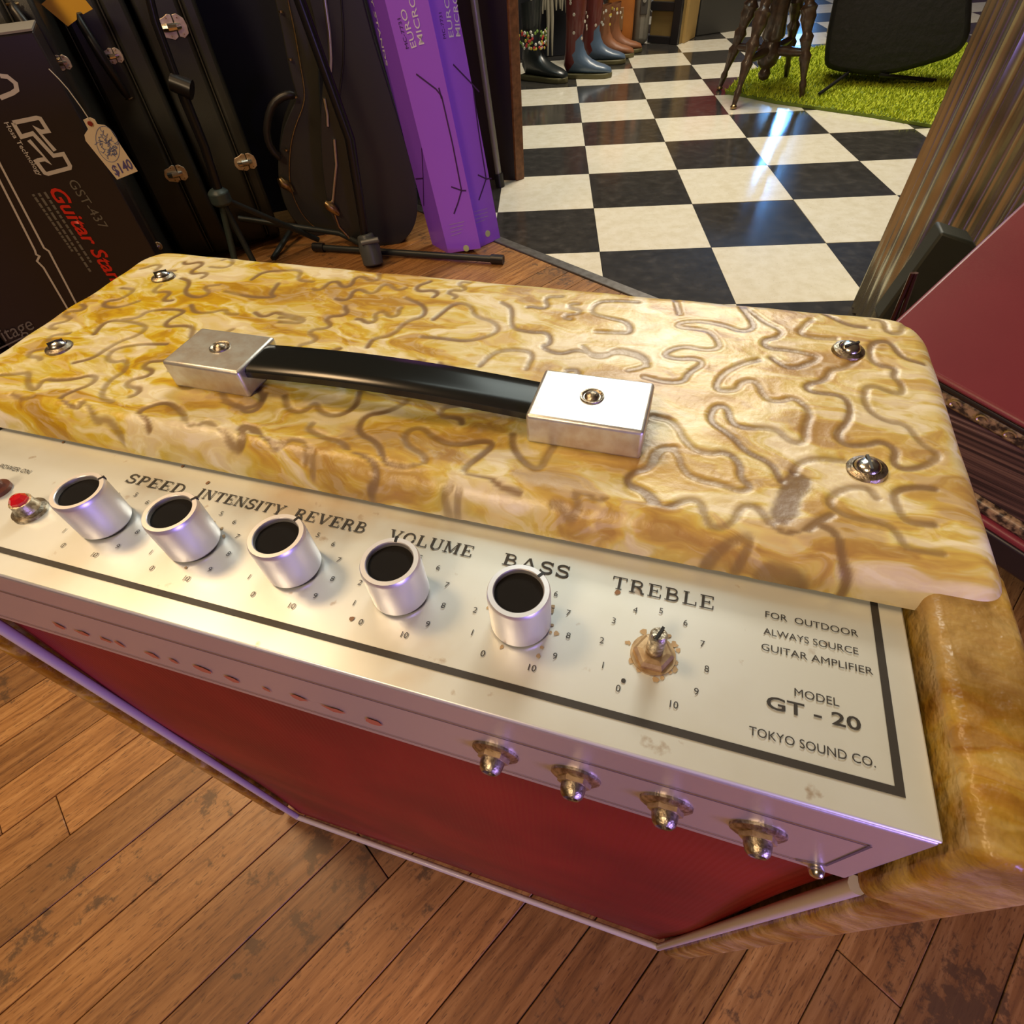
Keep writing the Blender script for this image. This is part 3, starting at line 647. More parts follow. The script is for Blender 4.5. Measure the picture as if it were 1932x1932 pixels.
# ---- grille
GXL, GXR, GZB = .2040, .5365, .1345
def m_grille():
    m = bpy.data.materials.new('red_grille_cloth'); m.use_nodes = True; nt = m.node_tree; b = nt.nodes['Principled BSDF']
    tc = N(nt, 'ShaderNodeTexCoord'); sx = N(nt, 'ShaderNodeSeparateXYZ'); nt.links.new(tc.outputs['Object'], sx.inputs[0])
    m1 = N(nt, 'ShaderNodeMath', operation='MULTIPLY'); m1.inputs[1].default_value = 2100; nt.links.new(sx.outputs['X'], m1.inputs[0])
    m2 = N(nt, 'ShaderNodeMath', operation='SINE'); nt.links.new(m1.outputs[0], m2.inputs[0])
    n = N(nt, 'ShaderNodeTexNoise', Scale=9.0, Detail=4.0); nt.links.new(tc.outputs['Object'], n.inputs['Vector'])
    c = ramp(nt, n.outputs['Fac'], [(.3, (.13, .005, .006)), (.5, (.19, .008, .008)), (.7, (.26, .012, .010))]); nt.links.new(c, b.inputs['Base Color'])
    bp = N(nt, 'ShaderNodeBump', Strength=.12, Distance=.0004); nt.links.new(m2.outputs[0], bp.inputs['Height']); nt.links.new(bp.outputs[0], b.inputs['Normal'])
    b.inputs['Roughness'].default_value = .5; b.inputs['Specular IOR Level'].default_value = .35
    return m
g = MB(); nx, nz = 24, 24; vs = []
for j in range(nz+1):
    for i in range(nx+1):
        u_, v_ = i/nx, j/nz; vs.append(L(GXL+(GXR-GXL)*u_, .0035-.003*math.sin(math.pi*u_)*math.sin(math.pi*v_)+.0015*math.sin(7*v_+2*u_), GZB+(.511-GZB)*v_))
g.add(vs, [(j*(nx+1)+i, j*(nx+1)+i+1, (j+1)*(nx+1)+i+1, (j+1)*(nx+1)+i) for j in range(nz) for i in range(nx)])
gr = link('grille_cloth', g, m_grille(), amp, smooth=60); gr['label'] = 'plain red ribbed grille cloth'
link('baffle_board', MB().box(XL+.011, XR-.007, .0085, .016, ZB+.001, .5110, L), black, amp)
pip = mat('pale_piping', (.55, .49, .44), .4, coat=.2)
for a, b in [((GXL, GZB), (GXR, GZB)), ((GXR, GZB), (GXR, .508)), ((GXL, GZB), (GXL, .508))]:
    link('piping', MB().tube([L(a[0], .0000, a[1]), L((a[0]+b[0])/2, .0000, (a[1]+b[1])/2), L(b[0], .0000, b[1])], .0024*K, 10), pip, amp, smooth=60)
for x_ in (.21, .53):
    for y_ in (.02, .165):
        link('foot', MB().lathe([(.010*K, .0005), (.0125*K, L(0, 0, ZB).z+.001)], 16, Matrix.Translation((K*x_, K*y_, 0))), black, amp)
# ------------------------------------------------------------------ left-hand background
UX = Vector((.90884, .41715, 0)); UN = Vector((.41715, -.90884, 0))   # along the row / towards the viewer
def on(px, py, P, n=UN): return V(px, py, P, n)
# black cardboard box with printed guitar-stand artwork
Pb = W(375, 630); bx = thing('cardboard_box', 'black cardboard guitar stand carton with white H logo and red lettering, left behind the amplifier', 'box', Pb, math.atan2(UX.y, UX.x))
top_z = on(47, 60, Pb).z
card = mat('black_card_print', (.020, .014, .015), .38)
link('carton_body', MB().box(-.36, 0, 0, .13, 0, top_z), card, bx, bevel=.003)
link('lid_flap', MB().box(-.36, 0, .0, .13, top_z, top_z+.003), mat('carton_edge', (.25, .24, .22), .6), bx)
def q(px, py):   # pixel on the carton's face -> local
    p = local(bx, on(px, py, Pb)); return Vector((p.x, -.0012, p.z))
white = mat('white_print', (.62, .60, .60), .5); redp = mat('red_print', (.70, .025, .01), .45); greyp = mat('grey_print', (.17, .165, .15), .5)
def art(name, polys, wd, m_, closed=False):
    mb = MB()
    for pl_ in polys: mb.ribbon([q(*p) for p in pl_], wd, up=(0, -1, 0), closed=closed)
    return link(name, mb, m_, bx)
def c4(*pts): return [(a*.15528, 250+b*.15528) for a, b in pts]
def c1(*pts): return [(a*.15528, b*.15528) for a, b in pts]
art('logo_mark', [c1((160,1490),(450,1430),(490,1440),(585,1590),(510,1600),(440,1560))+c1((670,1830)),
                  c1((160,1490),(165,1500),(260,1660),(400,1620),(650,1890),(770,1870))+c4((850,400),(845,430),(580,500),(545,490),(440,350),(470,335),(545,322),(590,355))+c4((350,90))], .0065, white)
art('logo_mark', [c1((0,920),(90,930),(190,1010),(205,1090),(150,1130),(0,1190))], .0065, white)
art('stand_drawing', [c4((-60,250),(0,380),(535,1400),(595,1440),(620,1490),(980,2180))], .0035, white)
art('stand_drawing', [c4((-60,460),(0,590),(425,1430),(440,1480),(480,1500),(450,1560),(530,1640),(845,2180))], .0035, white)
def vtext(s, p0, p1, hpx, m_, shear=0.0, bold=0.0):
    """text running from pixel p0 to p1 down the face, letter tops to the right"""
    a, b = q(*p0), q(*p1); d = (b-a); ln = d.length; d.normalize(); up = Vector((d.z, 0, -d.x)); up = -up if up.x < 0 else up
    me_ = text_mesh(s, 1, align='LEFT', shear=shear, bold=bold)
    xs = [v.co.x for v in me_.vertices]; ys = [v.co.y for v in me_.vertices]; kx = ln/(max(xs)-min(xs)); ky = hpx/(max(ys)-min(ys)); x0 = min(xs); y0 = (min(ys))
    for v in me_.vertices:
        w_ = a+d*((v.co.x-x0)*kx)+up*((v.co.y-y0)*ky); v.co = w_
    return link('lettering', me_, m_, bx)
vtext('Guitar Stand', (90, 358), (224, 553), .026, redp, .25, .02)
vtext('GST-437', (127, 342), (190, 432), .016, greyp, .0)
vtext('Hosa Technology', (4, 232), (70, 332), .010, white, .0, .01)
for k, (a, b) in enumerate([((84, 362), (174, 498)), ((73, 364), (172, 514)), ((62, 366), (137, 474))]):
    mb = MB(); A_, B2 = q(*a), q(*b); x = 0
    while x < .97:
        s_ = random.uniform(.03, .09); p0 = A_.lerp(B2, x); p1 = A_.lerp(B2, min(1, x+s_)); mb.ribbon([p0, p1], .0042, up=(0, -1, 0)); x += s_+.015
    link('bullet_text', mb, greyp, bx)
# small dark carton at far left with script lettering
P2 = W(-60, 760); b2 = thing('equipment_bag', 'black case with grey script lettering, low at the far left beside the amplifier', 'case', P2, .45)
link('case_body', MB().box(-.22, .125, 0, .10, 0, .33), mat('black_bag', (.010, .010, .012), .6), b2, bevel=.02, seg=4)
n2 = Vector((math.sin(.45), -math.cos(.45), 0))
me_ = text_mesh('heritage', 1, align='LEFT', shear=.35)
a_ = local(b2, V(-45, 655, P2, n2)); b__ = local(b2, V(58, 610, P2, n2)); d_ = b__-a_
xs = [v.co.x for v in me_.vertices]; kx = d_.length/(max(xs)-min(xs)); d_.normalize()
for v in me_.vertices: v.co = Vector((a_.x, -.0015, a_.z))+Vector((d_.x, 0, d_.z))*(v.co.x*kx)+Vector((-d_.z, 0, d_.x))*(v.co.y*kx*1.1)
link('lettering', me_, greyp, b2)
mb = MB(); mb.ribbon([Vector((p.x, -.0015, p.z)) for p in (local(b2, V(-60, 685, P2, n2)), local(b2, V(45, 635, P2, n2)), local(b2, V(52, 640, P2, n2)))], .003, up=(0, -1, 0)); link('underline', mb, greyp, b2)

# guitar cases standing edge-on
def case_profile():
    pts = []   # (depth, z) outline of a guitar case standing on its lower bout, depth 0 = nearest edge
    nz_ = 34; H = 1.06
    def half(z):
        if z < .09: return .19*math.sqrt(max(.0, 1-((.09-z)/.09)**2))*.35+.13*(z/.09)**.5+.0
        return None
    key = [(0, .10), (.008, .135), (.03, .165), (.08, .186), (.16, .192), (.25, .182), (.34, .160), (.42, .142), (.50, .142), (.56, .145), (.61, .132), (.66, .085), (.70, .066), (.9, .062), (1.0, .070), (1.06, .058)]
    left = [(.192-h_, z) for z, h_ in key]; right = [(.192+h_, z) for z, h_ in key[::-1]]
    return left+right
CP = case_profile()
def latch(parent, p, s=1.0, rot=0):
    """drawbolt latch on the side face; local x across, z up, face at y"""
    mb = MB()
    out1 = [(-.030, .004), (-.026, .012), (-.014, .015), (-.006, .019), (0, .017), (0, -.015), (-.008, -.019), (-.016, -.016), (-.026, -.013), (-.031, -.004)]
    out2 = [(.002, .017), (.010, .018), (.020, .010), (.022, 0), (.020, -.012), (.010, -.018), (.002, -.015)]
    for o_ in (out1, out2):
        mb.prism([Vector((p[0]+a*s, p[1], p[2]+b*s)) for a, b in o_], (0, -.0025, 0))
    l_ = link('latch', mb, mat('latch_nickel', (.78, .68, .54), .42, .7, var=(90, .2, (.52, .40, .28))), parent, bevel=.0008)
    m2 = MB(); m2.tube([(p[0]-.022*s, p[1]-.005, p[2]), (p[0]-.012*s, p[1]-.008, p[2]), (p[0]+.002*s, p[1]-.008, p[2]), (p[0]+.010*s, p[1]-.004, p[2])], [.006*s, .0068*s, .0062*s, .005*s], 10)
    link('latch_lever', m2, mat('latch_bright', (.85, .78, .66), .18, 1), l_)
    r_ = MB()
    for a, b in ((-.010, .013), (-.012, -.013), (.009, .012), (.011, -.012)):
        r_.lathe([(.0016, 0), (.0012, .0012), (.0003, .0015)], 8, Matrix.Translation((p[0]+a*s, p[1]-.0025, p[2]+b*s)) @ Matrix.Rotation(math.pi/2, 4, 'X'))
    link('rivet', r_, brass, l_); return l_
def depth_at(z):
    h = CP[:16]
    for a, b in zip(h[:-1], h[1:]):
        if a[1] <= z <= b[1]: return a[0]+(b[0]-a[0])*(z-a[1])/(b[1]-a[1])
    return 0
def guitar_case(label, Pr, yaw, wd, seam, latches, handle=None, lean=0):
    g = thing('guitar_case', label, 'guitar case', Pr, yaw, 'guitar cases leaning in the dark corner')
    # body to the left, lid to the right of the seam, slightly proud rim beads
    body = MB().prism([Vector((-wd, d, z)) for d, z in CP], (wd*seam-.001, 0, 0)); link('case_body', body, lacquer, g, bevel=.012, seg=3)
    lid = MB().prism([Vector((-wd*(1-seam)+.001, d, z)) for d, z in CP], (wd*(1-seam)-.001, 0, 0)); link('case_lid', lid, lacquer, g, bevel=.010, seg=3)
    bead = MB().tube([Vector((-wd*(1-seam), depth_at(z)+.0005, z)) for z in (.03, .08, .16, .25, .34, .42, .5, .56, .6)], .0018, 6); link('seam_valance', bead, mat('case_trim', (.045, .040, .028), .4), g, smooth=60)
    for px, py, s_ in latches:
        n_ = Vector((math.sin(yaw), -math.cos(yaw), 0)); p = local(g, V(px, py, Pr, n_)); z = p.z
        for _ in range(3): p = local(g, V(px, py, Pr-n_*depth_at(z), n_)); z = p.z
        latch(g, (p.x, depth_at(z)-.0002, z), s_)
    if handle:
        n_ = Vector((math.sin(yaw), -math.cos(yaw), 0))
        A_ = local(g, V(*handle[0], Pr-n_*.02, n_)); B2 = local(g, V(*handle[1], Pr-n_*.02, n_)); y_ = depth_at((A_.z+B2.z)/2)
        pts = [Vector((A_.x, y_, A_.z)), Vector((A_.x*.93+B2.x*.07, y_-.022, A_.z*.9+B2.z*.1)), Vector(((A_.x+B2.x)/2, y_-.030, (A_.z+B2.z)/2)), Vector((A_.x*.07+B2.x*.93, y_-.022, A_.z*.1+B2.z*.9)), Vector((B2.x, y_, B2.z))]
        h_ = link('carry_handle', MB().tube(pts, [.006, .009, .011, .009, .006], 10), mat('handle_leather', (.012, .010, .010), .4), g, smooth=60)
        for e_ in (A_, B2):
            r_ = MB().tube([Vector((e_.x-.010, y_-.002, e_.z)), Vector((e_.x, y_-.012, e_.z)), Vector((e_.x+.010, y_-.002, e_.z))], .0022, 8); link('handle_ring', r_, brass, h_)
    return g
yawc = math.atan2(.36, .93)
g3 = guitar_case('edge-on black guitar case with two ornate latches, rightmost, behind the tripod stand', W(538, 462), yawc, .140, .74, [(330, 50, 1.25), (466, 305, 1.1)])
g2 = guitar_case('edge-on black guitar case beneath the yellow tag, middle one of three', W(446, 492), yawc, .135, .62, [(216, 105, .8), (335, 327, 1.05)], handle=((143, 28), (243, 190)))
g1 = guitar_case('edge-on black guitar case with a cream price tag, beside the black carton', W(352, 560), yawc, .125, .6, [(118, 118, .7), (296, 464, .55)], handle=((20, 10), (100, 115)))

# yellow tag hooked on the middle case handle
n_ = Vector((math.sin(yawc), -math.cos(yawc), 0)); Pt = W(446, 492)+n_*.02
yt = [V(px, py, Pt, n_) for px, py in [(78, 8), (100, -12), (155, -8), (175, 17), (157, 27), (152, 22), (144, 24), (145, 37), (128, 50)]]
o = link('hang_tag', MB().prism(yt, -n_*.0012), mat('yellow_card', (.85, .48, .02), .5)); tag(o, 'bright yellow card tag hooked over a guitar case handle, top left', 'tag')
o['group'] = 'tags on the guitar cases'
# price tag with blue handwriting on a string
Pt1 = Pb+UN*.03
tg = thing('price_tag', 'cream price tag with blue handwriting hanging on a string from the guitar case', 'tag', V(165, 225, Pt1, n_), yawc, 'tags on the guitar cases')
def tq(px, py, k=0.0): return local(tg, V(px, py, Pt1+n_*k, n_))
shape = c1((1010,1455),(1095,1425),(1150,1450),(1185,1510),(1270,1520),(1330,1560))+[(260, 323), (221, 339)]+c1((1040,1710),(1025,1640),(1070,1570))
link('tag_card', MB().prism([tq(*p) for p in shape], (0, .0008, 0)), mat('cream_card', (.78, .68, .52), .55), tg)
link('eyelet', MB().lathe([(.0022, 0), (.0042, .0008), (.0034, .0014)], 14, Matrix.Translation(tq(170, 233, .001)) @ Matrix.Rotation(math.pi/2, 4, 'X')), mat('red_eyelet', (.25, .02, .01), .5), tg)
mb = MB(); cen_ = (203, 272)
for k in range(46):
    a = random.uniform(0, 6.28); r_ = random.uniform(.1, 1); p = [cen_[0]+24*r_*math.cos(a)*.8+8*r_*math.sin(a), cen_[1]+30*r_*math.sin(a)+8*math.cos(a)*r_]
    pts = []
    for s_ in range(4): pts.append(tq(*p, .0006)); p = [p[0]+random.uniform(-6, 6), p[1]+random.uniform(-5, 5)]
    mb.ribbon(pts, .0010, up=(0, -1, 0))
mb.ribbon([tq(cen_[0]+(27*math.cos(a)*.78-10*math.sin(a)*-.8), cen_[1]+34*math.sin(a), .0005) for a in [i*6.28/24 for i in range(25)]], .0008, up=(0, -1, 0))
bluei = mat('blue_ink', (.16, .20, .42), .5)
link('stamp', mb, bluei, tg)
me_ = text_mesh('$140', 1, align='LEFT', shear=.2, bold=.02); a_, b__ = tq(219, 333, .0008), tq(254, 318, .0008); d_ = b__-a_; ln = d_.length
xs = [v.co.x for v in me_.vertices]; kx = ln/(max(xs)-min(xs)); d_.normalize(); up_ = Vector((-d_.z, 0, d_.x))
for v in me_.vertices: v.co = a_+d_*(v.co.x*kx)+up_*((v.co.y+.35)*kx*1.25)
link('lettering', me_, mat('blue_ink_dark', (.10, .09, .30), .5), tg)
link('string', MB().tube([tq(170, 228), tq(155, 205), tq(128, 168), tq(112, 150), tq(92, 130)], .0009, 6), mat('cotton_string', (.62, .58, .48), .7), tg)

# case 4 and 5 : curved cases seen on their rims
def slab_case(name, label, outline, P, n, depth, trims, m_, parts=None, group='guitar cases leaning in the dark corner'):
    c = thing(name, label, 'guitar case', P, math.atan2(n.x, -n.y), group)
    n = Vector(n)
    link('case_body', MB().prism([local(c, V(px, py, P, n)) for px, py in outline], (0, depth, 0)), m_, c, bevel=.012, seg=3)
    for tname, pts, r_, tm in trims:
        link(tname, MB().tube([local(c, V(px, py, P+n*.002, n)) for px, py in pts], r_, 8), tm, c, smooth=60)
    return c
def sm(pts, it=2): return smooth_line(pts, it)
P5 = W(735, 470)+Vector((0, .03, 0)); n5 = Vector((.10, -.995, 0)).normalized()
def down(P, px, py0, n):  return V(px, py0, P, n)
c5 = slab_case('guitar_case', 'large plain black molded guitar case left of the purple boxes', sm([(560,-60),(585,0),(612,130),(606,190),(604,260),(610,340),(622,410),(655,452),(700,468),(745,468),(778,440),(789,400),(786,350),(765,268),(728,150),(700,60),(670,-60)], 2), P5, n5, .09,
   [('rim_trim', [(606,-30),(613,0),(621,60),(624,110),(623,135)], .0052, steel_trim), ('rim_trim', [(611,185),(617,215),(618,238)], .0046, steel_trim), ('rim_trim', [(630,262),(634,310),(630,350),(627,385)], .0050, steel_trim),
    ('rim_trim', [(630,400),(640,428),(662,452),(680,466)], .0035, brass), ('lid_seam', [(642,-30),(648,60),(648,120),(640,180),(645,240)], .0022, black)], mat('molded_black', (.020, .020, .019), .38))
P4 = W(640, 474)+Vector((0, .14, 0)); n4 = Vector((.18, -.98, 0)).normalized()
c4_ = slab_case('guitar_case', 'slim black case with curved waist, brass piping and looped handle', sm([(505,-60),(518,0),(530,50),(541,110),(553,160),(561,182),(545,215),(531,250),(524,300),(526,350),(541,400),(575,440),(620,465),(668,466),(655,400),(620,330),(604,200),(600,60),(590,-60)], 2), P4, n4, .15,
   [('brass_piping', sm([(532,-60),(543,0),(556,60),(566,120),(575,170),(573,200),(556,240),(547,280),(545,330),(550,365),(572,410),(610,442),(668,464)], 2), .0020, brass)], lacquer)
for px, py in [(538, 346)]:
    mb = MB(); mb.tube([local(c4_, V(a, b, P4+n4*.012, n4)) for a, b in [(527, 336), (533, 345), (545, 352), (552, 362)]], [.008, .014, .012, .006], 10); link('latch', mb, brass, c4_, smooth=60)
mb = MB(); mb.tube([local(c5, V(a, b, P5+n5*.012, n5)) for a, b in [(613, 382), (621, 388), (632, 397), (640, 405)]], [.007, .013, .011, .005], 10); link('latch', mb, brass, c5, smooth=60)
hp = sm([(556,178),(535,180),(515,195),(505,225),(503,255),(512,282),(530,300)], 1)
link('carry_handle', MB().tube([local(c4_, V(a, b, P4+n4*.02, n4)) for a, b in hp], [.006]+[.010]*(len(hp)-2)+[.006], 10), mat('handle_leather', (.012, .010, .010), .4), c4_, smooth=60)
for a in [(558, 183), (540, 283), (530, 22), (548, 112)]:
    p = local(c4_, V(*a, P4+n4*.008, n4)); link('handle_ring', MB().lathe([(.005, -.002), (.005, .002)], 10, Matrix.Translation(p)), brass, c4_)

# purple boxes
purple = mat('purple_gloss_card', (.36, .12, .86), .3, coat=.35)
purple_d = mat('purple_gloss_card_side', (.26, .085, .75), .34, coat=.35)
textw = mat('silver_print', (.72, .70, .82), .35); textd = mat('dark_purple_print', (.05, .01, .10), .5)
def purple_box(label, bl, br, tl, tr, wide, dist_off, dpt=.085, bk=None):
    """bl/br floor pixels of the front face, tl/tr pixels of its edges at the top of the photo"""
    A_ = W(*bl); B2 = W(*br); ux = (B2-A_); wd = ux.length; ux.normalize(); n = Vector((ux.y, -ux.x, 0))
    yaw = math.atan2(ux.y, ux.x); r_ = thing('stand_carton', label, 'box', A_, yaw, 'purple microphone stand cartons')
    # the face leans back a little so that its edges follow the photo
    H = 1.0
    # unknown lean: find the 3-D edge direction in the plane through A_, spanned by ray plane of the edge and the lean plane
    lean = dist_off; nl = (n*math.cos(lean)+Vector((0, 0, math.sin(lean)))).normalized()
    tL = V(*tl, A_, nl); dirL = (tL-A_).normalized()
    def fl(px, py, k=0.0): return V(px, py, A_+nl*k, nl)
    up = dirL; xdir = (ux-up*ux.dot(up)).normalized(); back = -nl
    if bk:   # depth vector from the photo's rear lower corner
        d_ = ray(*bk).normalized(); oc_ = CAMP-A_; b_ = d_.dot(oc_); t_ = -b_+math.sqrt(max(0, b_*b_-(oc_.dot(oc_)-dpt*dpt))); back = (CAMP+d_*t_-A_)/dpt
    T = lambda a, b, c: local(r_, A_+xdir*a+back*b+up*c)
    f_ = MB(); f_.add([T(a, b, c) for c in (0, H) for b in (0, dpt) for a in (0, wide)], [(0, 2, 3, 1), (4, 5, 7, 6), (0, 1, 5, 4), (2, 6, 7, 3), (0, 4, 6, 2), (1, 3, 7, 5)])
    me_ = f_.mesh('carton_body'); me_.materials.append(purple); me_.materials.append(purple_d); me_.polygons[4].material_index = 1
    link('carton_body', me_, None, r_)
    return r_, fl, nl, A_, xdir, up, back, T
def dec(r_, fl, pts, wd, m_, nl, name='stand_drawing'):
    mb = MB(); mb.ribbon([local(r_, fl(px, py, .001)) for px, py in pts], wd, up=nl_local(r_, nl)); link(name, mb, m_, r_)
def nl_local(r_, nl): return local(r_, Vector(r_.location)+nl)
def carton(label, bl, br, tl, tr, wide, lean, dpt, bk=None):
    r_, fl, nl, A_, xd, up, back, T = purple_box(label, bl, br, tl, tr, wide, lean, dpt, bk)
    return r_, fl, nl, back, up, T
rA, flA, nA, xA, uA, TA = carton('nearer purple microphone stand carton leaning on the other, left of the pair', (846, 478), (908, 478), (726, 0), (797, 0), .097, .10, .085, (819, 474))
rB, flB, nB, xB, uB, TB = carton('second purple microphone stand carton behind, right of the pair', (905, 467), (946, 450), (806, 0), (874, 0), .078, .16, .045)
def drawing(r_, fl, nl, pts_list, w_=.0028):
    for pl_ in pts_list: dec(r_, fl, pl_, w_, textd, nl)
def cc(*pts): return [(450+a*.2588, b*.2588) for a, b in pts]
drawing(rA, flA, nA, [cc((1295,540),(1440,650),(1480,700)), cc((1480,700),(1560,1050),(1625,1385)), cc((1550,1362),(1630,1390),(1660,1390)), cc((1625,1390),(1600,1480),(1570,1560)), cc((1460,640),(1480,720))], .0035)
drawing(rB, flB, nB, [cc((1565,470),(1700,610),(1755,670)), cc((1710,640),(1750,950),(1805,1300)), cc((1745,1275),(1808,1305),(1845,1300)), cc((1805,1305),(1780,1380),(1752,1460))], .0035)
def plane_text(r_, fl, nl, s_, p0, p1, side, hh, m_, bold=0.0, shear=0):
    """text along p0->p1 (photo pixels on the face); letters grow towards `side` pixel"""
    a, b, c = [local(r_, fl(px, py, .001)) for px, py in (p0, p1, side)]
    d = b-a; ln = d.length; d.normalize(); u_ = (c-a); u_ = (u_-d*u_.dot(d)).normalized()
    me_ = text_mesh(s_, 1, align='LEFT', bold=bold, shear=shear); xs = [v.co.x for v in me_.vertices]; ys = [v.co.y for v in me_.vertices]
    for v in me_.vertices: v.co = a+d*((v.co.x-min(xs))/(max(xs)-min(xs))*ln)+u_*((v.co.y-min(ys))/(max(ys)-min(ys))*hh)
    me_.update(); return link('lettering', me_, m_, r_)
plane_text(rA, flA, nA, 'EURO', *cc((1300,340),(1215,60)), cc((1200,350))[0], .0135, textw, .004)
plane_text(rA, flA, nA, 'MICRO', *cc((1355,320),(1275,-40)), cc((1270,330))[0], .0135, textw, .004)
plane_text(rA, flA, nA, 'MC-7731', *cc((1243,350),(1180,130)), cc((1180,350))[0], .008, textd, .0)
plane_text(rB, flB, nB, 'EURO', *cc((1570,270),(1530,-30)), cc((1480,270))[0], .0135, textw, .004)
plane_text(rB, flB, nB, 'MICRO', *cc((1620,265),(1590,-50)), cc((1560,265))[0], .0135, textw, .004)
plane_text(rB, flB, nB, 'MC-7731', *cc((1515,280),(1480,90)), cc((1460,280))[0], .008, textd, .0)
for r_, fl, nl, ox, oy in ((rA, flA, nA, 1535, 1640), (rB, flB, nB, 1715, 1545)):
    mb = MB()
    for k in range(4):
        a, b = cc((ox+k*5, oy+k*27), (ox+105+random.uniform(-20, 8), oy-25+k*27)); mb.ribbon([local(r_, fl(*a, .001)), local(r_, fl(*b, .001))], .0016, up=nl_local(r_, nl))
    link('small_print', mb, mat('lilac_print', (.42, .30, .58), .5), r_)
for r_, fl, nl, p in ((rA, flA, nA, (1660, 1810)), (rB, flB, nB, (1817, 1703))):
    c = local(r_, fl(*cc(p)[0], .001)); zl = nl_local(r_, nl).normalized(); rot = Vector((0, 0, 1)).rotation_difference(zl).to_matrix().to_4x4()
    link('round_sticker', MB().lathe([(.0085, -.0006), (.0085, .0006)], 20, Matrix.Translation(c) @ rot), mat('green_sticker', (.55, .62, .30), .5), r_)
# side printing of the nearer carton
nS = xA.cross(uA).normalized(); nS = nS if nS.dot(CAMP-rA.location) > 0 else -nS
def flS(px, py, k=0.0): return V(px, py, rA.location+nS*k, nS)
print('carton angle', math.degrees(xA.angle(nA)))
plane_text(rA, flS, nS, 'BY STANDS', *cc((945,-80),(1075,480)), cc((1100,200))[0], .011, textw, .02)
dec(rA, flS, cc((1335,1080),(1345,1300),(1350,1500)), .0028, textd, nS); dec(rA, flS, cc((1290,1305),(1345,1300)), .0028, textd, nS)

# ---- stands
steelb = mat('black_powder_coat', (.030, .036, .036), .4, .3)
bs = thing('boom_stand', 'black boom stand with clamp hub and long floor leg before the purple boxes', 'stand', W(703, 497), 0)
lb = lambda p: local(bs, p)
hub = W(703, 497, .03)
b0, b1 = W(592, 466, .012), W(950, 490, .012)
pA = W(592, 466, .012); pB = W(950, 490, .012)
link('floor_leg', MB().tube([lb(pA), lb(pB)], .0085, 12), steelb, bs, smooth=60)
for p_, d_ in ((pA, pB-pA), (pB, pA-pB)):
    link('rubber_foot', MB().tube([lb(p_), lb(p_+d_.normalized()*.035)], .0125, 12), black, bs, smooth=60)
cl = MB(); Q0 = W(706, 492, .014)
cl.tube([lb(Q0+Vector((-.004, 0, -.010))), lb(Q0+Vector((-.006, .01, .03))), lb(Q0+Vector((-.012, .02, .065)))], [.028, .030, .022], 14)
link('clamp_hub', cl, mat('grey_hub', (.07, .08, .078), .4), bs, bevel=.004)
link('clamp_bolt', MB().tube([lb(Q0+Vector((-.02, -.01, .055))), lb(Q0+Vector((.028, -.01, .06)))], .007, 10), mat('grey_hub2', (.12, .13, .13), .35), bs, smooth=60)
topP = V(558, -20, Q0+Vector((0, .03, 0)), Vector((0, -1, 0)))
link('pole', MB().tube([lb(Q0+Vector((-.012, .02, .06))), lb(V(660, 262, Q0+Vector((0, .015, 0)), Vector((0, -1, 0)))), lb(topP)], [.011, .0125, .0125], 12), mat('black_pole', (.010, .010, .012), .3, .2), bs, smooth=60)
link('back_leg', MB().tube([lb(W(700, 470, .03)), lb(V(640, 440, W(640, 440, .03), Vector((0, -1, 0)))), lb(W(450, 412, .10)+Vector((0, 0, 0)))], .008, 10), steelb, bs, smooth=60)
ts = thing('tripod_stand', 'black folding tripod stand with spread legs in front of the rightmost upright guitar case', 'stand', W(455, 490), 0)
lt = lambda p: local(ts, p)
Ph = W(440, 540); npl = Vector((.42, -.91, 0)); Hb = V(415, 372, Ph+Vector((0.0, .05, 0)), npl)
link('leg', MB().tube([lt(Hb), lt(W(452, 530, .006))], .0085, 10), mat('leg_teal_black', (.045, .065, .062), .4, .2), ts, smooth=60)
link('leg', MB().tube([lt(Hb), lt(W(492, 520, .006))], .008, 10), steelb, ts, smooth=60)
link('leg', MB().tube([lt(Hb), lt(W(600, 452, .010))], .008, 10), steelb, ts, smooth=60)
link('leg', MB().tube([lt(W(553, 428, .035)), lt(W(515, 488, .006))], .008, 10), steelb, ts, smooth=60)
link('hub', MB().lathe([(.020, -.018), (.026, -.012), (.026, .012), (.016, .020)], 14, Matrix.Translation(lt(Hb))), mat('hub_teal', (.05, .075, .08), .35), ts, bevel=.002)
pts = [V(px, py, Ph+Vector((0, .05, 0)), npl) for px, py in [(415, 368), (385, 275), (350, 190), (330, 140), (293, 40), (278, -20)]]
link('pole', MB().tube([lt(p) for p in pts], [.011, .011, .012, .009, .009, .009], 12), mat('black_pole', (.010, .010, .012), .3, .2), ts, smooth=60)
kp = V(345, 165, Ph+Vector((0, .05, 0))+npl*.01, npl)
link('clamp_knob', MB().tube([lt(kp+Vector((-.02, 0, .012))), lt(kp+Vector((.018, 0, -.006)))], [.018, .020], 10), black, ts, smooth=50)

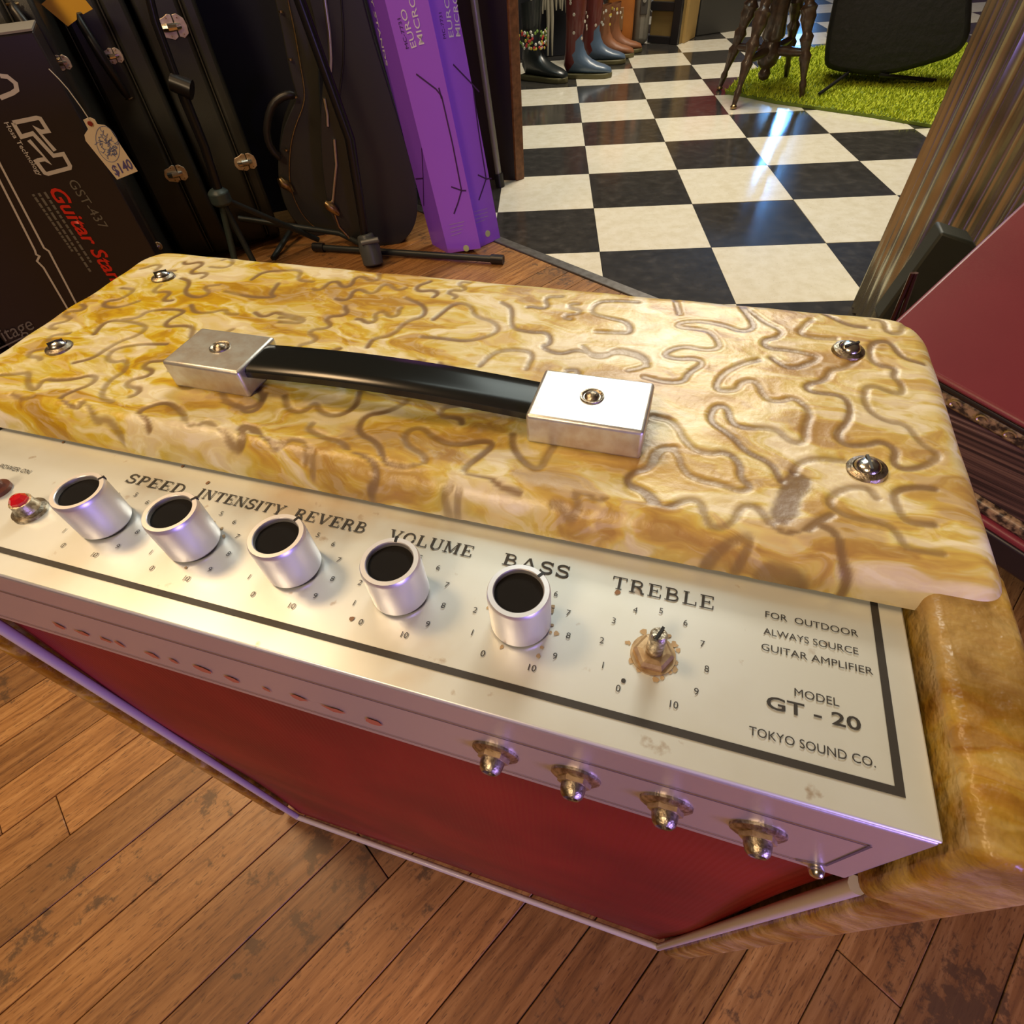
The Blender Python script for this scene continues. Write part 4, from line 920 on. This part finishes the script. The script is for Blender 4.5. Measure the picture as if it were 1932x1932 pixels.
# silver pole and wooden panel
sp_ = thing('mop_pole', 'slim silver pole with a black rubber foot leaning beside the purple boxes', 'pole', W(944, 357), 0)
ls = lambda p: local(sp_, p)
e0 = W(944, 352, .0); pt = V(893, -10, e0+Vector((.0, .01, 0)), Vector((0, -1, 0)))
dd = (pt-e0); link('pole', MB().tube([ls(e0+dd*.07), ls(e0+dd*1.8)], .0105, 12), mat('painted_grey_tube', (.30, .29, .25), .35, .5), sp_, smooth=60)
link('rubber_foot', MB().tube([ls(e0+dd*.0), ls(e0+dd*.085)], .0155, 12), black, sp_, smooth=60)
brown = mat('dark_brown_wood', (.055, .020, .008), .4, coat=.2, var=(30, .2, (.13, .05, .018)))
wp = thing('bookcase', 'dark wooden bookcase end with worn brown front edge beside the tiled floor', 'bookcase', W(982, 338), 0)
lw = lambda p: local(wp, p)
pe0, pe1 = W(975, 342), W(990, 337); bk = W(930, 300)
ux = (pe1-pe0).normalized(); uy = Vector((-ux.y, ux.x, 0))
link('front_edge', MB().prism([lw(pe0), lw(pe1), lw(pe1+uy*.05), lw(pe0+uy*.05)], (0, 0, 1.5)), mat('worn_edge', (.12, .045, .015), .45, var=(70, .2, (.26, .11, .04))), wp, bevel=.003)
link('side_panel', MB().prism([lw(pe0+uy*.01), lw(pe0+uy*.03), lw(pe0-ux*.16+uy*.22), lw(pe0-ux*.16+uy*.20)], (0, 0, 1.5)), mat('near_black_wood', (.012, .005, .004), .5), wp)
link('back_panel', MB().prism([lw(pe0+uy*.05), lw(pe1+uy*.05), lw(pe1+uy*.5), lw(pe0+uy*.5)], (0, 0, 1.5)), brown, wp)
# rough orange-brown board between the box and the pole
o = link('plank_board', MB().prism([V(868, -20, W(925, 345)+Vector((0, .06, 0)), Vector((0, -1, 0))), V(884, -20, W(925, 345)+Vector((0, .06, 0)), Vector((0, -1, 0))), V(940, 320, W(925, 345)+Vector((0, .06, 0)), Vector((0, -1, 0))), V(915, 330, W(925, 345)+Vector((0, .06, 0)), Vector((0, -1, 0)))], (0, .02, 0)), mat('orange_brown_board', (.20, .065, .02), .5), bevel=.002)
tag(o, 'narrow reddish brown board standing behind the purple boxes', 'board')

# ------------------------------------------------------------------ far background
# green shag rug
poly = [W(1368, 178), W(1395, 182), W(1460, 196), W(1530, 206), W(1640, 222), W(1745, 240), W(1880, 262)]
rg = [Vector((p.x, p.y, 0)) for p in poly]
far = [Vector((2.9, 2.9, 0)), Vector((2.35, 3.75, 0)), Vector((1.75, 3.66, 0)), Vector((1.30, 3.25, 0))]
rug_poly = rg+far
rug = thing('shag_rug', 'bright lime green shag rug on the chequered tiles', 'rug', W(1560, 170), 0)
link('rug_backing', MB().prism([local(rug, p+Vector((0, 0, .001))) for p in rug_poly], (0, 0, .010)), mat('lime_backing', (.12, .17, .015), .9), rug)
def inpoly(x, y, P):
    c = False
    for i in range(len(P)):
        a, b = P[i], P[i-1]
        if (a.y > y) != (b.y > y) and x < (b.x-a.x)*(y-a.y)/(b.y-a.y)+a.x: c = not c
    return c
pile = MB(); xs0, xs1 = min(p.x for p in rug_poly), max(p.x for p in rug_poly); ys0, ys1 = min(p.y for p in rug_poly), max(p.y for p in rug_poly); cnt = 0
vs = []; fs = []
while cnt < 42000:
    x, y = random.uniform(xs0, xs1), random.uniform(ys0, ys1)
    if not inpoly(x, y, rug_poly): continue
    a = random.uniform(0, 6.28); r_ = .0042; h_ = random.uniform(.014, .026); bx_, by_ = random.uniform(-.012, .012), random.uniform(-.012, .012)
    i0 = len(vs); o_ = rug.location
    vs += [(x-o_.x+r_*math.cos(a), y-o_.y+r_*math.sin(a), .009), (x-o_.x-r_*math.cos(a), y-o_.y-r_*math.sin(a), .009), (x-o_.x+bx_, y-o_.y+by_, h_)]
    fs.append((i0, i0+1, i0+2)); cnt += 1
me = bpy.data.meshes.new('rug_pile'); me.from_pydata(vs, [], fs)
po = link('rug_pile', me, mat('lime_pile', (.36, .46, .012), .8, var=(60, .22, (.60, .66, .04))), rug); po['kind'] = 'stuff'

# turned-leg stool
dk = mat('dark_turned_wood', (.035, .020, .012), .35, coat=.3, var=(60, .2, (.09, .05, .028)))
feet = [W(1383, 206), W(1511, 190), W(1357, 170), W(1481, 152)]; ctr = (feet[0]+feet[1]+feet[2]+feet[3])/4
stl = thing('stool', 'dark turned wooden piano stool with splayed legs, one foot on the green rug', 'stool', ctr, 0)
prof = [1.2*v for v in [0.008, .011, .009, .013, .018, .014, .020, .015, .022, .024, .016, .021, .017, .023, .019, .014, .020]]
for ft in feet:
    a = local(stl, ft)+Vector((0, 0, .012)); b = Vector((a.x*.36, a.y*.36, .50)); m_ = len(prof)*2
    pts = [a.lerp(b, i/(m_-1)) for i in range(m_)]; rr = [prof[i//2]*(1.12 if i % 2 else .92) for i in range(m_)]
    lg = link('leg', MB().tube(pts, rr, 12), dk, stl, smooth=60)
    link('glass_ball_foot', MB().lathe([(.004, 0), (.012, .003), (.014, .009), (.008, .016)], 12, Matrix.Translation(a-Vector((0, 0, .0115)))), brass, lg, smooth=60)
link('centre_post', MB().lathe([(.004, .050), (.020, .058), (.026, .075), (.018, .092), (.040, .110), (.048, .150), (.034, .185), (.046, .20), (.036, .28), (.048, .40), (.044, .50)], 16), dk, stl, smooth=50)
for i in range(4):
    a = local(stl, feet[i])+Vector((0, 0, .01)); p = a.lerp(Vector((a.x*.36, a.y*.36, .50)), .30)
    link('stretcher', MB().tube([(0, 0, .155), p.lerp(Vector((0, 0, .155)), .5), p], [.014, .018, .012], 10), dk, stl, smooth=60)
link('seat', MB().lathe([(.10, .50), (.165, .505), (.175, .52), (.17, .54), (.15, .548)], 36), dk, stl, smooth=50)

# gig bag on a stand
P6 = W(1640, 148, .045); n6 = Vector((-.49, -.87, 0)); gb = thing('gig_bag', 'large soft black gig bag propped upright on the green rug', 'bag', P6, math.atan2(n6.x, -n6.y))
ol = sm([(1585,-60),(1572,0),(1560,60),(1554,110),(1556,128),(1575,136),(1610,141),(1650,146),(1700,138),(1750,124),(1800,108),(1830,80),(1835,0),(1835,-60)], 1)
pts2 = [local(gb, V(px, py, P6, n6)) for px, py in ol]
link('bag_body', MB().prism(pts2, (0, .22, 0)), mat('black_nylon', (.006, .006, .007), .55, bump=(30, .4, .01)), gb, bevel=.03, seg=4)
for a, b in (((1600, 138), (1545, 178)), ((1660, 142), (1765, 152)), ((1625, 138), (1600, 120))):
    link('stand_leg', MB().tube([local(gb, W(*a, .06)), local(gb, W(*b, .022))], .007, 8), black, gb)
# chrome chair leg left of the bag
o = link('chrome_leg', MB().tube([W(1563, 62, .02), V(1585, -20, W(1563, 62, .02), Vector((0, -1, 0)))], .011, 12), chrome_dull, smooth=60)
tag(o, 'slim tarnished chrome tube leg left of the black gig bag', 'furniture leg')

# boots
def boot(label, px, py, hgt, m_leg, m_foot, yaw, sc=1.0, dots=None, group=None):
    P = W(px, py); b_ = thing('rain_boot', label, 'boot', P, yaw, group)
    rings = [((.205, .032), (.205, .022), .010), ((.196, .046), (.198, .018), .026), ((.165, .058), (.165, .018), .040), ((.125, .068), (.12, .018), .046), ((.09, .082), (.07, .018), .046),
             ((.062, .102), (.01, .018), .042), ((.046, .130), (-.050, .020), .042), ((.038, .160), (-.071, .055), .040), ((.036, .195), (-.064, .110), .040), ((.042, .24), (-.060, .20), .046), ((.050, .32), (-.062, .30), .052)]
    if hgt > .3: rings += [((.054, hgt*.8), (-.066, hgt*.8), .056), ((.056, hgt), (-.070, hgt), .058)]
    elif hgt < .16: rings = rings[:10]+[((.044, .27), (-.060, .25), .050)]
    n = 20; vs = []
    for (tx, tz), (bx_, bz), hw in rings:
        for k in range(n):
            a = 2*math.pi*k/n; c_2 = .5+.5*math.cos(a); vs.append(Vector(((bx_+(tx-bx_)*c_2)*sc, hw*math.sin(a)*sc, (bz+(tz-bz)*c_2)*sc)))
    fa, fb = [], []
    for i in range(len(rings)-1):
        for k in range(n):
            f4 = (i*n+k, i*n+(k+1) % n, (i+1)*n+(k+1) % n, (i+1)*n+k); cx_ = sum(vs[q_].x for q_ in f4)/4/sc; cz_ = sum(vs[q_].z for q_ in f4)/4/sc
            (fa if cx_ > -.035+.28*cz_ and cz_ < .175 else fb).append(f4)
    fa.append(tuple(range(n)))
    link('boot_foot', MB().add(vs, fa), m_foot, b_, smooth=70); link('boot_shaft', MB().add(vs, fb), m_leg, b_, smooth=70)
    sole = [(-.066, -.036), (-.02, -.046), (.06, -.044), (.13, -.050), (.18, -.042), (.208, -.012), (.208, .012), (.18, .042), (.13, .050), (.06, .044), (-.02, .046), (-.066, .036)]
    link('boot_sole', MB().prism([Vector((a*sc, c*sc, 0)) for a, c in sole], (0, 0, .024*sc)), mat('olive_sole', (.10, .085, .03), .6), b_, bevel=.004)
    if dots:
        for k in range(dots[0]):
            a = random.uniform(-2.6, .3); z = random.uniform(.12, max(.2, hgt)); r_ = .050+.02*z/.35
            p = Vector(((-.006+r_*1.08*math.cos(a))*sc, r_*.94*math.sin(a)*sc, (z+.05)*sc)); nn = Vector((math.cos(a), math.sin(a), 0)); rot = Vector((0, 0, 1)).rotation_difference(nn).to_matrix().to_4x4()
            link('printed_spot', MB().lathe([(.007, 0), (.006, .0012)], 6, Matrix.Translation(p) @ rot), dots[1][k % len(dots[1])], b_)
    return b_
redb = mat('red_rubber', (.13, .018, .014), .35, coat=.3); blueb = mat('slate_blue_rubber', (.07, .11, .17), .4, coat=.2); brnb = mat('brown_leather', (.22, .085, .035), .5); blkb = mat('black_rubber', (.010, .014, .014), .35, coat=.2)
wd_ = mat('white_dot', (.5, .45, .36), .5)
boot('dark red rain boot with pale dots and a blue foot, nearer one of the pair', 1086, 146, .55, redb, blueb, -.34, .90, (14, [wd_]), 'dotted red rain boots by the suitcases')
boot('dark red rain boot with pale dots and a blue foot, farther one of the pair', 1118, 121, .55, redb, blueb, -.24, .86, (8, [wd_]), 'dotted red rain boots by the suitcases')
flo = [mat('flower_red', (.55, .04, .04), .5), mat('flower_white', (.6, .58, .5), .5), mat('flower_green', (.18, .3, .05), .5), mat('flower_yellow', (.5, .38, .05), .5)]
bb = boot('black rubber boot with a floral cuff, beside the bookcase', 1008, 150, .17, blkb, blkb, -.72, .98, None)
fm = MB()
for c_i in range(4):
    fm = MB()
    for k in range(26):
        a = random.uniform(-3.0, .6); z = random.uniform(.13, .20); r_ = .074; p = Vector((-.01+r_*1.05*math.cos(a), r_*.9*math.sin(a), z)); nn = Vector((math.cos(a), math.sin(a), .1)); rot = Vector((0, 0, 1)).rotation_difference(nn).to_matrix().to_4x4()
        fm.lathe([(.007, 0), (.004, .003)], 6, Matrix.Translation(p) @ rot)
    o = link('flower_print', fm, flo[c_i], bb); o['kind'] = 'stuff'
bt = boot('tan brown leather boot with beaded trim, in front of the orange suitcase', 1136, 110, .14, brnb, brnb, -.2, .85, (10, [flo[3], flo[1]]), 'brown leather boots by the orange suitcase')
boot('tan brown leather boot standing right against the orange suitcase', 1154, 101, .14, brnb, brnb, -.15, .82, (6, [flo[3], flo[1]]), 'brown leather boots by the orange suitcase')
dc = link('dark_backdrop', MB().prism([W(975, 112, .002), W(1132, 97, .002), W(1132, 97, .002)+Vector((.01, .03, 0)), W(975, 112, .002)+Vector((.01, .03, 0))], (0, 0, 1.2)), mat('black_backdrop', (.006, .006, .010), .9)); tag(dc, 'black curtain panel added for darkness behind the rubber boots', 'backdrop')  # plain panel added to stand for the darkness behind the boots
# pale fringed cloth hanging above the black boot
fc = thing('fringed_cloth', 'cream fringed cloth hanging in the dark above the floral boot', 'cloth', W(1040, 110), 0); Pf = W(1040, 110)
for k in range(13):
    px = 1000+k*6.5; ln = random.uniform(8, 26) if k not in (5, 6) else 105
    a = local(fc, V(px, -40, Pf, Vector((0, -1, 0)))); b = local(fc, V(px+random.uniform(-2, 2)+3, ln, Pf, Vector((0, -1, 0))))
    link('fringe', MB().tube([a, (a+b)/2+Vector((.004, 0, 0)), b], [.012, .010, .004], 6), mat('cream_fringe', (.30, .27, .20), .8), fc, smooth=60)
# suitcases and boxes
def block(name, label, cat, p0, p1, depth, m_, h=.62, bevel=.012, group=None, back=Vector((.1, 1, 0))):
    A_, B2 = W(*p0), W(*p1); ux = (B2-A_).normalized(); uy = Vector((-ux.y, ux.x, 0)); o = thing(name, label, cat, A_, math.atan2(ux.y, ux.x), group); wd = (B2-A_).length
    link('shell', MB().box(0, wd, 0, depth, 0, h), m_, o, bevel=bevel, seg=3); return o, wd
oc, wd = block('suitcase', 'orange vintage suitcase standing upright behind the brown boots', 'suitcase', (1142, 98), (1191, 95), .16, mat('orange_leather', (.42, .14, .015), .45, var=(14, .25, (.30, .09, .012))))
link('lock_plate', MB().box(wd*.25, wd*.6, -.006, 0, .09, .19), mat('worn_brown', (.22, .11, .04), .6), oc, bevel=.003)
link('carry_handle', MB().tube([(wd*.5, 0, .30), (wd*.5, -.03, .33), (wd*.5, -.03, .44), (wd*.5, 0, .47)], .010, 8), black, oc, smooth=60)
link('strap', MB().box(wd*.0, wd*.16, -.004, 0, .24, .6), mat('dark_gold', (.30, .16, .03), .5), oc)
gc, wd = block('suitcase', 'grey hard-shell suitcase with rounded corners next to the orange one', 'suitcase', (1193, 88), (1222, 86), .16, mat('grey_shell', (.15, .14, .11), .45, var=(16, .25, (.22, .20, .16))), bevel=.035)
link('lock_plate', MB().box(wd*.3, wd*.75, -.005, 0, .14, .25), mat('dark_plate', (.05, .045, .04), .4), gc, bevel=.01)
link('lock_plate', MB().lathe([(.012, 0), (.010, .006)], 10, Matrix.Translation((wd*.52, -.005, .20)) @ Matrix.Rotation(math.pi/2, 4, 'X')), chrome, gc)
o_ = MB(); o_.prism([Vector((wd*.5, -.003, .34)), Vector((wd*.72, -.003, .38)), Vector((wd*.5, -.003, .44)), Vector((wd*.3, -.003, .38))], (0, -.002, 0)); link('diamond_sticker', o_, mat('orange_sticker', (.7, .28, .1), .5), gc)
cb, wd = block('cabinet', 'low mustard cabinet with dark framing at the far edge of the tiles', 'cabinet', (1224, 80), (1281, 84), .10, mat('mustard_board', (.17, .11, .03), .6, var=(10, .25, (.24, .16, .05))), bevel=.004)
for z0, z1 in ((0.0, .035), (.145, .185)): link('frame_rail', MB().box(0, wd, -.02, 0, z0, z1), black, cb, bevel=.003)
link('frame_post', MB().box(wd-.05, wd, -.025, 0, 0, .6), black, cb, bevel=.003)
yb, wd = block('upright_panel', 'tall tan cardboard panel right of the dark framed cabinet', 'board', (1291, 82), (1311, 71), .05, mat('tan_card', (.34, .22, .07), .6, bump=(50, .3, .003)), bevel=.004)
ct, wd = block('chest', 'dark grey chest behind the turned stool with a red edge on top', 'chest', (1314, 69), (1400, 56), .25, mat('dark_grey_board', (.035, .033, .028), .6), h=.25, bevel=.006)
link('red_top', MB().box(.0, wd+.1, -.03, .25, .25, .52), mat('red_lacquer', (.26, .02, .018), .4), ct, bevel=.006)

# ------------------------------------------------------------------ right-hand foreground
col_c = Vector((.9585, 1.062, 0))
colm = mat('fluted_metal', (.66, .68, .58), .24, .85, var=(14, .25, (.42, .40, .32)))
cl_ = thing('fluted_column', 'tall round fluted metal column rising behind the right end of the amplifier', 'column', col_c, 0)
nf = 38; R_ = .150; vs = []; ring = []
for k in range(nf*8):
    a = 2*math.pi*k/(nf*8); ph = (k % 8)/8; r_ = R_-(.0075+.003*math.sin(k*.11))*abs(math.sin(math.pi*ph))**.7
    ring.append((r_*math.cos(a), r_*math.sin(a)))
hs = [.002, .6, 1.2, 1.9, 2.7]
n = len(ring); vs = [Vector((x, y, z)) for z in hs for x, y in ring]
mb = MB().add(vs, [(i*n+k, i*n+(k+1) % n, (i+1)*n+(k+1) % n, (i+1)*n+k) for i in range(len(hs)-1) for k in range(n)])
link('column_shaft', mb, colm, cl_, smooth=50)
# dark green box beside the column
Pg = W(1700, 590, .25); ng = Vector((-.35, -.94, 0)).normalized(); gy_ = math.atan2(ng.x, -ng.y)
P7 = Vector((.70, .80, 0))
gbx = thing('storage_box', 'dark green box standing between the fluted column and the burgundy album', 'box', P7, gy_)
pts3 = [local(gbx, V(px, py, P7, ng)) for px, py in [(1655, 605), (1777, 438), (1836, 458), (1875, 520), (1800, 640), (1690, 700)]]
link('box_shell', MB().prism(pts3, (0, .045, 0)), mat('dark_green_card', (.028, .034, .028), .55), gbx, bevel=.004)
rl = thing('metal_rail', 'thin dark metal double rail leaning along the base of the column', 'rail', W(1705, 575, .30), 0)
P8 = Vector((.655, .735, 0))
for o1 in (0, 12):
    a = V(1690+o1, 590, P8, ng); b = V(1722+o1*.5, 515, P8, ng); a = b+(a-b)*(b.z/(b.z-a.z)); link('rail_bar', MB().tube([local(rl, a), local(rl, b)], .0035, 8), mat('red_brown_metal', (.06, .02, .015), .3, .6), rl)

# burgundy album lying on a dark stand
nb = Vector((0, -.2, 1)).normalized(); c0 = Vector((.37, .43, .42))
def bk_(px, py): return V(px, py, c0, nb)
A0, A1, F0, F1 = bk_(1705, 590), bk_(1932, 380), bk_(1745, 695), bk_(1932, 800)
e_l = (A1-A0).normalized(); e_f = (F1-F0); e_f = (e_f-e_l*e_f.dot(e_l)).normalized()
# corner = intersection of the two edge lines in the plane
def isect(p, d, q_, e):
    n_ = nb; m_ = e.cross(n_); t_ = (q_-p).dot(m_)/d.dot(m_); return p+d*t_
Cn = isect(A0, e_l, F0, (F1-F0).normalized())
al = thing('photo_album', 'large burgundy album with gilt edges and brown page block, right of the amplifier', 'album', (Cn.x, Cn.y, 0), 0)
la = lambda p: local(al, p)
LW, LD = .62, .46     # along front edge, along left edge
dn = -nb
def slab(name, o0, t0, t1, a0, a1, b0, b1, m_, bev=.003):
    pts = [o0+e_f*a+e_l*b+dn*t0 for a, b in ((a0, b0), (a1, b0), (a1, b1), (a0, b1))]
    return link(name, MB().prism([la(p) for p in pts], dn*(t1-t0)), m_, al, bevel=bev)
burg = mat('burgundy_leather', (.21, .030, .038), .42, bump=(500, .2, .0006), var=(7, .3, (.16, .022, .028)))
gold = mat('gilt_tooling', (.30, .22, .10), .4, .6)
slab('front_cover', Cn, 0, .006, 0, LW, 0, LD, burg)
slab('cover_edge', Cn, .006, .0125, .002, LW, .002, LD, mat('black_leather', (.012, .006, .006), .4))
def m_pages():
    m = bpy.data.materials.new('brown_page_edges'); m.use_nodes = True; nt = m.node_tree; b = nt.nodes['Principled BSDF']
    tc = N(nt, 'ShaderNodeTexCoord'); mp = N(nt, 'ShaderNodeMapping'); mp.inputs['Scale'].default_value = (4, 4, 420); nt.links.new(tc.outputs['Object'], mp.inputs['Vector'])
    n = N(nt, 'ShaderNodeTexNoise', Scale=1.0, Detail=6.0); nt.links.new(mp.outputs[0], n.inputs['Vector'])
    c = ramp(nt, n.outputs['Fac'], [(.38, (.028, .014, .009)), (.52, (.085, .045, .030)), (.64, (.17, .10, .06)), (.74, (.30, .22, .14))]); nt.links.new(c, b.inputs['Base Color'])
    bp = N(nt, 'ShaderNodeBump', Strength=.6, Distance=.001); nt.links.new(n.outputs['Fac'], bp.inputs['Height']); nt.links.new(bp.outputs[0], b.inputs['Normal'])
    b.inputs['Roughness'].default_value = .6; return m
slab('page_block', Cn, .026, .092, .010, LW, .010, LD, m_pages(), .001)
slab('gilt_band', Cn, .0125, .026, .004, LW, .004, LD, mat('gilt_scroll_band', (.030, .020, .012), .4, var=(170, .1, (.34, .24, .12))))
slab('gilt_band', Cn, .092, .104, .004, LW, .004, LD, mat('gilt_scroll_band', (.030, .020, .012), .4))
slab('back_cover', Cn, .104, .112, 0, LW, 0, LD, burg)
mb = MB()
for k in range(26):
    c_ = Cn+e_f*(.014+k*.0225)+dn*.0192+e_l*.0035; 
    pts = []
    for i in range(9):
        a = i/8*4.6+.4; r_ = .0055*(1-i/11); pts.append(la(c_+e_f*(r_*math.cos(a))+nb*(r_*math.sin(a))))
    mb.tube(pts, .0010, 5)
go = link('gilt_scroll', mb, mat('gilt', (.50, .40, .20), .35, .8), al); go['kind'] = 'stuff'
tb = thing('side_table', 'dark low table carrying the burgundy album beside the amplifier', 'table', (Cn.x+.03, Cn.y, 0), 0)
lt2 = lambda p: local(tb, p)
tp = [Cn+e_f*a+e_l*b+dn*.1125 for a, b in ((.0, .0), (LW, .0), (LW, LD), (.0, LD))]
link('table_top', MB().prism([lt2(p) for p in tp], dn*.030), mat('black_table', (.014, .009, .010), .4), tb, bevel=.003)
for a, b in ((.05, .05), (LW-.05, .05), (LW-.05, LD-.05), (.05, LD-.05)):
    p = Cn+e_f*a+e_l*b+dn*.140; link('leg', MB().tube([lt2(Vector((p.x, p.y, .001))), lt2(Vector((p.x, p.y, p.z)))], .018, 10), mat('black_table', (.014, .009, .010), .4), tb, smooth=60)
